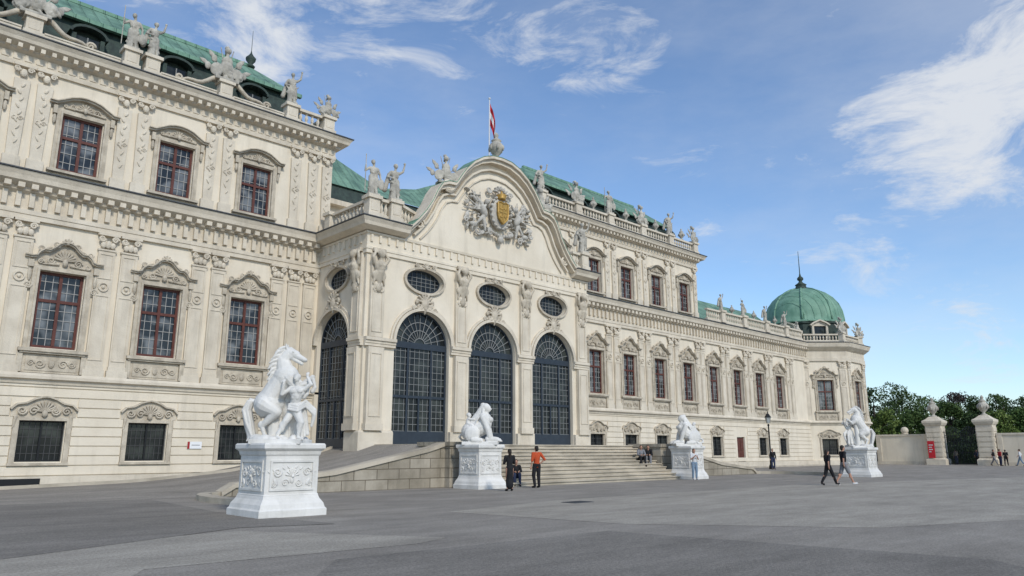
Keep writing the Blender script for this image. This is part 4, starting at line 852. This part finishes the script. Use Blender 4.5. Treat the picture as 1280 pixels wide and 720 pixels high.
WALK=dict(kner=(-.1,-.16,.53),ankr=(-.1,-.32,.12),toer=(-.11,-.47,.1),knel=(.1,.1,.5),ankl=(.1,.34,.16),toel=(.11,.22,.04),elbr=(-.23,.12,1.12),wrir=(-.22,.12,.88),finr=(-.21,.08,.75),elbl=(.23,-.04,1.12),wril=(.2,-.22,.94),finl=(.19,-.3,.84))
SIT=dict(pel=(0,0,.1),che=(0,-.06,.42),nec=(0,-.1,.6),hea=(0,-.14,.74),hipr=(-.09,-.02,.09),hipl=(.09,-.02,.09),kner=(-.12,-.42,.18),knel=(.12,-.42,.2),ankr=(-.12,-.45,-.26),ankl=(.12,-.5,-.26),toer=(-.13,-.62,-.31),toel=(.13,-.66,-.31),shor=(-.17,-.08,.55),shol=(.17,-.08,.55),elbr=(-.22,-.2,.32),elbl=(.22,-.2,.32),wrir=(-.1,-.38,.3),wril=(.1,-.38,.3),finr=(-.03,-.46,.29),finl=(.03,-.46,.3))
HOLD=dict(elbr=(-.22,-.06,1.12),wrir=(-.08,-.26,1.28),finr=(-.03,-.32,1.36),elbl=(.22,-.06,1.12),wril=(.06,-.25,1.26),finl=(.03,-.31,1.34))
HIP=dict(elbr=(-.34,.08,1.14),wrir=(-.17,-.03,.97),finr=(-.12,-.1,.95),knel=(.12,-.05,.5))
EYE=MB().ell((0,0,0),(.012,.01,.008),n=8,m=6).mesh('eye',pmat('dark_eye',(.02,.015,.012),None,1,.3),True)
def person(lab,pos,face,H=1.72,pose={},top=BLK,bot=BLK,shoe=BLK,hair=HAIRD,sleeve=1,legs=2,dress=False,longhair=False,vox=.013,woman=False):
    j=J(**pose); t=thing('person',lab,'person',pos,face+pi/2,scale=H/1.7)
    b=MB(); ww=.93 if woman else 1
    up=(j['che']-j['pel']).normalized()
    def torso(m,k):
        m.ell(j['pel'],(.15*k,.115*k,.13*k)); m.cap(j['pel']+up*.03,j['che']-up*.03,.115*k,.125*k,12); m.ell(j['che'],(.155*k*ww,.11*k,.17*k)); m.cap(j['shor'],j['shol'],.06*k,.06*k)
    torso(b,.93); b.cap(j['che']+up*.1,j['hea'],.055,.05); hd=j['hea']
    b.ell(hd,(.074,.092,.112),n=14,m=10); b.ell(hd+Vector((0,-.03,-.055)),(.052,.055,.055)); b.cap(hd+Vector((0,-.09,.01)),hd+Vector((0,-.108,-.02)),.01,.014,6); b.cap(hd+Vector((-.02,-.083,-.05)),hd+Vector((.02,-.083,-.05)),.01,.01,6)
    for s in (-1,1): b.ell(hd+Vector((s*.076,.0,-.005)),(.014,.022,.03),n=8,m=6)
    tp=MB(); bt=MB(); se=MB(); torso(tp,1.08); bt.ell(j['pel'],(.165,.13,.13)); bt.cap(j['pel'],j['pel']+up*.08,.13,.12)
    for c in 'rl':
        hp,kn,an,to=[j[q+c] for q in ('hip','kne','ank','toe')]; s,e,wq,f=[j[q+c] for q in ('sho','elb','wri','fin')]
        b.cap(hp,kn,.085,.055); b.cap(kn,an,.058,.035); b.ell(kn.lerp(an,.3)+Vector((0,.015,0)),(.052,.055,.1)); b.cap(an,to,.036,.03)
        b.cap(s,e,.05,.038); b.cap(e,wq,.038,.026); d=(f-wq); pm=wq+d*.3; dn=d.normalized(); b.ell(pm,(.038,.024,.045)); sd_=dn.cross(Vector((0,1,.1))).normalized()
        for k in range(4): o=sd_*((k-1.5)*.019); b.cap(wq+d*.45+o,wq+d*(.95-.08*abs(k-1.3))+o*1.15+Vector((0,-.01,0)),.0095,.008,6)
        b.cap(wq+d*.2+sd_*.03,wq+d*.55+sd_*.055,.012,.009,6)
        if legs>=1:
            bt.cap(hp,kn if legs==2 else hp.lerp(kn,.92),.1,.08)
            if legs==2: bt.cap(kn,kn.lerp(an,.95),.078,.058)
        if sleeve>0: tp.cap(s,s.lerp(e,min(1,sleeve)),.066,.056)
        if sleeve>1: tp.cap(e,e.lerp(wq,sleeve-1),.055,.042)
        se.cap(an+Vector((0,.01,-.02)),to,.045,.038,8); se.ell((an+to)/2-Vector((0,0,.02)),(.045,.11,.035))
    if dress:
        kb=(j['kner']+j['knel'])/2; ab=(j['ankr']+j['ankl'])/2; bt.cap(j['pel'],kb,.15,.155,12); bt.cap(kb,kb.lerp(ab,.65),.155,.16,12)
    ob('body',remesh(b,'person_body',SKIN,vox*.85,1),t); ob('top',remesh(tp,'person_top',top,vox,2),t); ob('lower_garment',remesh(bt,'person_lower_garment',bot,vox,2),t); ob('shoes',remesh(se,'person_shoes',shoe,vox,1),t)
    hm=MB(); hm.ell(hd+Vector((0,.018,.03)),(.085,.095,.098),n=14,m=10); hm.ell(hd+Vector((0,.05,-.02)),(.075,.06,.09))
    if longhair: hm.cap(hd+Vector((0,.06,0)),hd+Vector((0,.08,-.24)),.075,.05)
    ob('hair',remesh(hm,'person_hair',hair,vox,1),t)
    for s in (-1,1): ob('eye',EYE,t,hd+Vector((s*.03,-.084,.008)))
    return t
person('person in a long black dress with hands raised, beside the nearer sphinx plinth',gnd(637,614),HEAD+.3,1.66,HOLD,BLK,BLK,BLK,HAIRD,1.9,0,True,True,woman=True)
person('person in an orange shirt and black trousers walking toward the stairs',gnd(671,610),HEAD+.5,1.8,HIP,ORG,BLK,BLK,HAIRD,1,2)
person('person in dark clothes seated low on the steps beside the nearer sphinx plinth',(24.35,25.05,.35),-2.2,1.68,SIT,BLK,NAVY,BLK,HAIRB,1.8,2)
person('person in a black top seated high on the right of the stairs',(36.65,26.5,1.04),-2.5,1.72,SIT,BLK,GRY,WHC,HAIRD,1.8,2)
person('person in a grey top seated on the stairs just left of another seated person',(35.9,26.5,1.04),-2.2,1.7,SIT,GRY,BLK,BLK,HAIRB,1.8,2,woman=True)
person('person in a white top and pale jeans standing before the farther sphinx',gnd(869,600),-2.1,1.7,HOLD,WHC,JEAN,WHC,HAIRB,.7,2,longhair=True,woman=True)
person('person in black trousers and dark top walking left of a man in shorts',gnd(1037,607),A0+.25,1.64,WALK,BLK,BLK,BLK,HAIRD,.8,2,longhair=True,woman=True)
person('person in a black t-shirt and grey shorts striding to the right across the forecourt',gnd(1057,607),A0+.1,1.84,WALK,BLK,GRY,WHC,HAIRD,.8,1)
person('person in dark clothes standing beneath the street lamp',(61.3,31.3,0),-2.4,1.75,{},BLK,NAVY,BLK,HAIRD,1.9,2,vox=.02)
for i,(u,X,t,bb,l) in enumerate([(1222,96.6,NAVY,BLK,'person in navy passing through the iron gateway'),(1243,93.5,BLK,GRY,'person in black just right of the right gate pier'),(1251,92.5,REDC,NAVY,'person in a red top right of the gateway'),(1258,92.0,BLK,BLK,'person all in black, third from the right gate pier'),(1196,97,TAN,NAVY,'person in a tan top behind the gateway by the left pier'),(1276,92,WHC,JEAN,'person in a white top at the right edge before the white wall')]):
    d=ray(u,578); q=X/d.x; person(l,(X,d.y*q,0),-2.3+i*.8,1.68+.03*(i%3),WALK if i%2 else {},t,bb,BLK,HAIRD if i%2 else HAIRB,1,2,vox=.022)
# ------------------------------------------------------------------ lamp, gate, walls, signs
def lamp(pos,lab):
    t=thing('street_lamp',lab,'street lamp',pos); ob('post',MB().lathe([(.2,0),(.2,.25),(.12,.4),(.1,.9),(.13,.95),(.07,1.05),(.055,3.7),(.1,3.75),(.05,3.9)],n=12).mesh('post',IRON,True),t)
    ob('lantern_glass',MB().lathe([(.13,3.95),(.24,4.45)],n=6).mesh('lantern_glass',pmat('lantern_glass',(.5,.52,.5),None,1,.2)),t)
    ob('lantern_cap',MB().lathe([(.3,4.45),(.26,4.52),(.12,4.75),(.03,4.82),(.05,4.9),(.01,5.0)],n=6).mesh('lantern_cap',IRON),t)
    fr=MB()
    for k in range(6): a=2*pi*k/6; fr.tube([(.135*math.cos(a),.135*math.sin(a),3.95),(.245*math.cos(a),.245*math.sin(a),4.45)],.015,4)
    ob('lantern_frame',fr.mesh('lantern_frame',IRON),t)
lamp((62.3,32,0),'black street lamp with a glass lantern before the low wing')
GX=95
def gpier(y,lab):
    t=thing('gate_pier',lab,'gate pier',(GX,y,0),0,'urn topped gate piers'); q=.7071
    m=MB().lathe([(1.25*q*1.6,0),(1.25*q*1.6,.6),(1.1*q*1.6,.7),(1.0*q*1.6,.75),(1.0*q*1.6,4.3),(1.15*q*1.6,4.45),(1.3*q*1.6,4.7),(1.3*q*1.6,4.9),(.9*q*1.6,5.1),(.5*q*1.6,5.4)],(0,0,0),4,.5)
    z=.9
    while z<4.0:
        for k in range(4): m.merge(MB().box(-.72,.72,-.86,-.803,z,z+.42),Matrix.Rotation(pi/2*k,4,'Z'))
        z+=.55
    ob('pier_shaft',m.mesh('pier_shaft',STONE),t); ob('urn',URN,t,(0,0,5.35),scale=1.15)
gpier(28.4,'left stone gate pier topped by an urn, with the red poster'); gpier(23.3,'right stone gate pier topped by an urn, beside the iron gate')
def gwall(y0,y1,lab):
    t=thing('boundary_wall',lab,'wall',(GX,(y0+y1)/2,0)); m=MB().box(GX-.2,GX+.2,y0,y1,0,3.25); ob('wall_face',m.mesh('wall_face',PLASTER),t,inv=True); ob('coping',MB().box(GX-.3,GX+.3,y0,y1,3.252,3.45).mesh('coping',STONE),t,inv=True)
    n=max(1,int((y1-y0)/3)) 
    for k in range(n+1): yy=y0+.3+(y1-y0-.6)*k/n; ob('wall_pier',MB().box(GX-.28,GX-.202,yy-.25,yy+.25,.36,3.25).mesh('wall_pier',STONE),t,inv=True)
    ob('wall_base',MB().box(GX-.3,GX-.202,y0,y1,0,.35).mesh('wall_base',STONE),t,inv=True); return t
gwall(29.3,35,'cream boundary wall between the domed pavilion and the left gate pier'); gwall(-30,22.4,'cream boundary wall running right from the right gate pier')
b=MB().ell((0,0,.45),.42,n=16,m=10).box(-.3,.3,-.3,.3,0,.12); tag(ob('ball_finial',b.mesh('ball_finial',STONE,True),None,(GX,31.7,3.45)),'round stone ball on the boundary wall left of the gate','finial')
gt=thing('iron_gate','tall black wrought iron gate with open bars between the piers','gate',(GX,25.85,0))
for y0,y1 in ((24.2,25.8),(25.9,27.5)):
    m=MB(); n=11
    for k in range(n): yy=y0+(y1-y0)*k/(n-1); m.tube([(GX,yy,.1),(GX,yy,3.6+.5*math.sin(pi*k/(n-1)))],.03,5); m.cap((GX,yy,3.6+.5*math.sin(pi*k/(n-1))),(GX,yy,3.8+.5*math.sin(pi*k/(n-1))),.05,.01,5)
    for z in (.15,1.3,3.2): m.box(GX-.03,GX+.03,y0,y1,z,z+.07)
    for k in range(4): m.tube([(GX,y0+.25+.36*k+.15*math.cos(a),2.3+.3*math.sin(a)) for a in [2*pi*i/10 for i in range(11)]],.025,4)
    ob('gate_leaf',m.mesh('gate_leaf',IRON),gt,inv=True)
ps=thing('poster','narrow red poster board with white lettering blocks on the left gate pier','poster',(GX-.98,28.75,.75)); ob('board',MB().box(-.03,.03,-.35,.35,0,1.9).mesh('board',pmat('poster_red',(.55,.02,.03),(.48,.02,.03),1,.6)),ps)
m=MB(); 
for k,(a,b) in enumerate([(-.22,.22),(-.1,.22),(-.16,.22),(0,.22)]): m.box(-.04,-.033,a,b,1.4-.25*k,1.5-.25*k)
ob('print',m.mesh('print',WHC),ps)
d=ray(243,557); t=(FY-.1)/d.y; sg=thing('wall_sign','small white sign with a red edge on the ground floor wall left of the nearest horse','sign',(d.x*t,FY-.1,1.6+d.z*t-.15)); ob('board',MB().box(-.35,.35,-.02,.02,0,.34).mesh('board',pmat('sign_white',(.8,.8,.8),None,1,.5)),sg); ob('print',MB().box(-.35,-.24,-.026,-.021,0,.34).mesh('print',REDC),sg); ob('print',MB().box(-.15,.25,-.026,-.021,.16,.19).mesh('print',GRY),sg)
# ------------------------------------------------------------------ trees
def leafmat(n,a,b): return pmat(n,a,b,.8,.7,rand=.15)
LF=[leafmat('dark_foliage',(.022,.046,.015),(.055,.09,.025)),leafmat('mid_foliage',(.042,.078,.018),(.09,.14,.035)),leafmat('light_foliage',(.08,.125,.024),(.15,.20,.05)),leafmat('reddish_foliage',(.035,.022,.02),(.06,.042,.032))]
BARK=pmat('bark',(.06,.045,.035),(.04,.03,.022),3,.9,.5,10)
def crown(seed,ht,wd,mat,z0=1.2):
    random.seed(seed); m=MB(); cl=[]
    for k in range(34):
        a=random.uniform(0,2*pi); q=random.random(); z=z0+ (ht-z0)*(.08+.84*q); r=wd*(.25+.75*math.sin(pi*min(1,.18+.78*q)))*random.uniform(.3,1)*.8
        cl.append((r*math.cos(a),r*math.sin(a),z,random.uniform(.6,1.25)*wd*.3))
    for x,y,z,r in cl:
        for i in range(190):
            v=Vector((random.gauss(0,1),random.gauss(0,1),random.gauss(0,1))).normalized()*r*random.uniform(.6,1.08)
            c=Vector((x,y,z))+Vector((v.x,v.y,v.z*.8)); u=Vector((random.uniform(-1,1),random.uniform(-1,1),random.uniform(-1,1))).normalized(); w=u.cross(Vector((random.uniform(-1,1),random.uniform(-1,1),random.uniform(-1,1)))).normalized(); s=random.uniform(.10,.22)
            m.add([c-u*s,c+w*s*.6,c+u*s,c-w*s*.6],[(0,1,2,3)])
    return m.mesh('crown',mat),cl
def tree(pos,seed,ht,wd,mi,lab):
    t=thing('tree',lab,'tree',pos,0,'trees beyond the gate'); me,cl=crown(seed,ht,wd,LF[mi]); ob('crown',me,t)
    m=MB().tube([(0,0,-.1),(.1,0,ht*.25),(0,.1,ht*.5),(.1,0,ht*.8)],[.35,.26,.18,.06],8)
    for x,y,z,r in cl[:14]: m.tube([(.05,.05,max(1,z*.55)),(x*.6,y*.6,z*.85),(x,y,z)],[.12,.07,.03],5)
    ob('trunk',m.mesh('trunk',BARK),t)
TL=[(1098,112,11.3,4.0,0,'dark tree directly right of the domed pavilion'),(1130,118,12.4,4.4,1,'tall green tree, second right of the domed pavilion'),(1163,128,11.2,4.2,1,'mid green tree behind the left gate pier'),(1203,136,12.6,4.2,3,'reddish brown tree showing above the gateway'),(1228,124,10.6,4.0,0,'dark tree behind the right gate pier'),(1262,118,11.2,4.5,1,'tall green tree behind the wall right of the gate'),(1295,112,9.8,4.3,0,'dark tree at the right edge of the photo'),
(1108,104,7.2,3.0,2,'low yellow green tree behind the wall beside the domed pavilion'),(1143,107,7.2,3.2,1,'low rounded green tree behind the wall left of the gate'),(1193,104,8.8,3.6,1,'broad green tree filling the view through the gateway'),(1218,102,6.6,3.0,0,'dark bushy tree beside the right gate pier'),(1250,104,7.0,3.2,2,'yellow green bushy tree right of the right gate pier'),(1283,104,7.4,3.5,1,'green bushy tree farthest right behind the wall')]
for i,(u,t,h_,w_,mi,lab) in enumerate(TL): tree(far(u,t),20+i,h_,w_,mi,lab)
hd=MB()
random.seed(77); hd.box(99.3,100.7,12,34,0,2.0)
for k in range(9000):
    c=Vector((random.uniform(99,101),random.uniform(12,34),random.uniform(0,2.25))); 
    if random.random()<.7: c.x=99+random.uniform(0,.3)
    u=Vector((random.uniform(-1,1),random.uniform(-1,1),random.uniform(-1,1))).normalized(); w=u.cross(Vector((0,.3,1))).normalized(); hd.add([c-u*.1,c+w*.07,c+u*.1,c-w*.07],[(0,1,2,3)])
tag(ob('hedge',hd.mesh('hedge',LF[0])),'clipped dark hedge seen through the gateway','hedge')
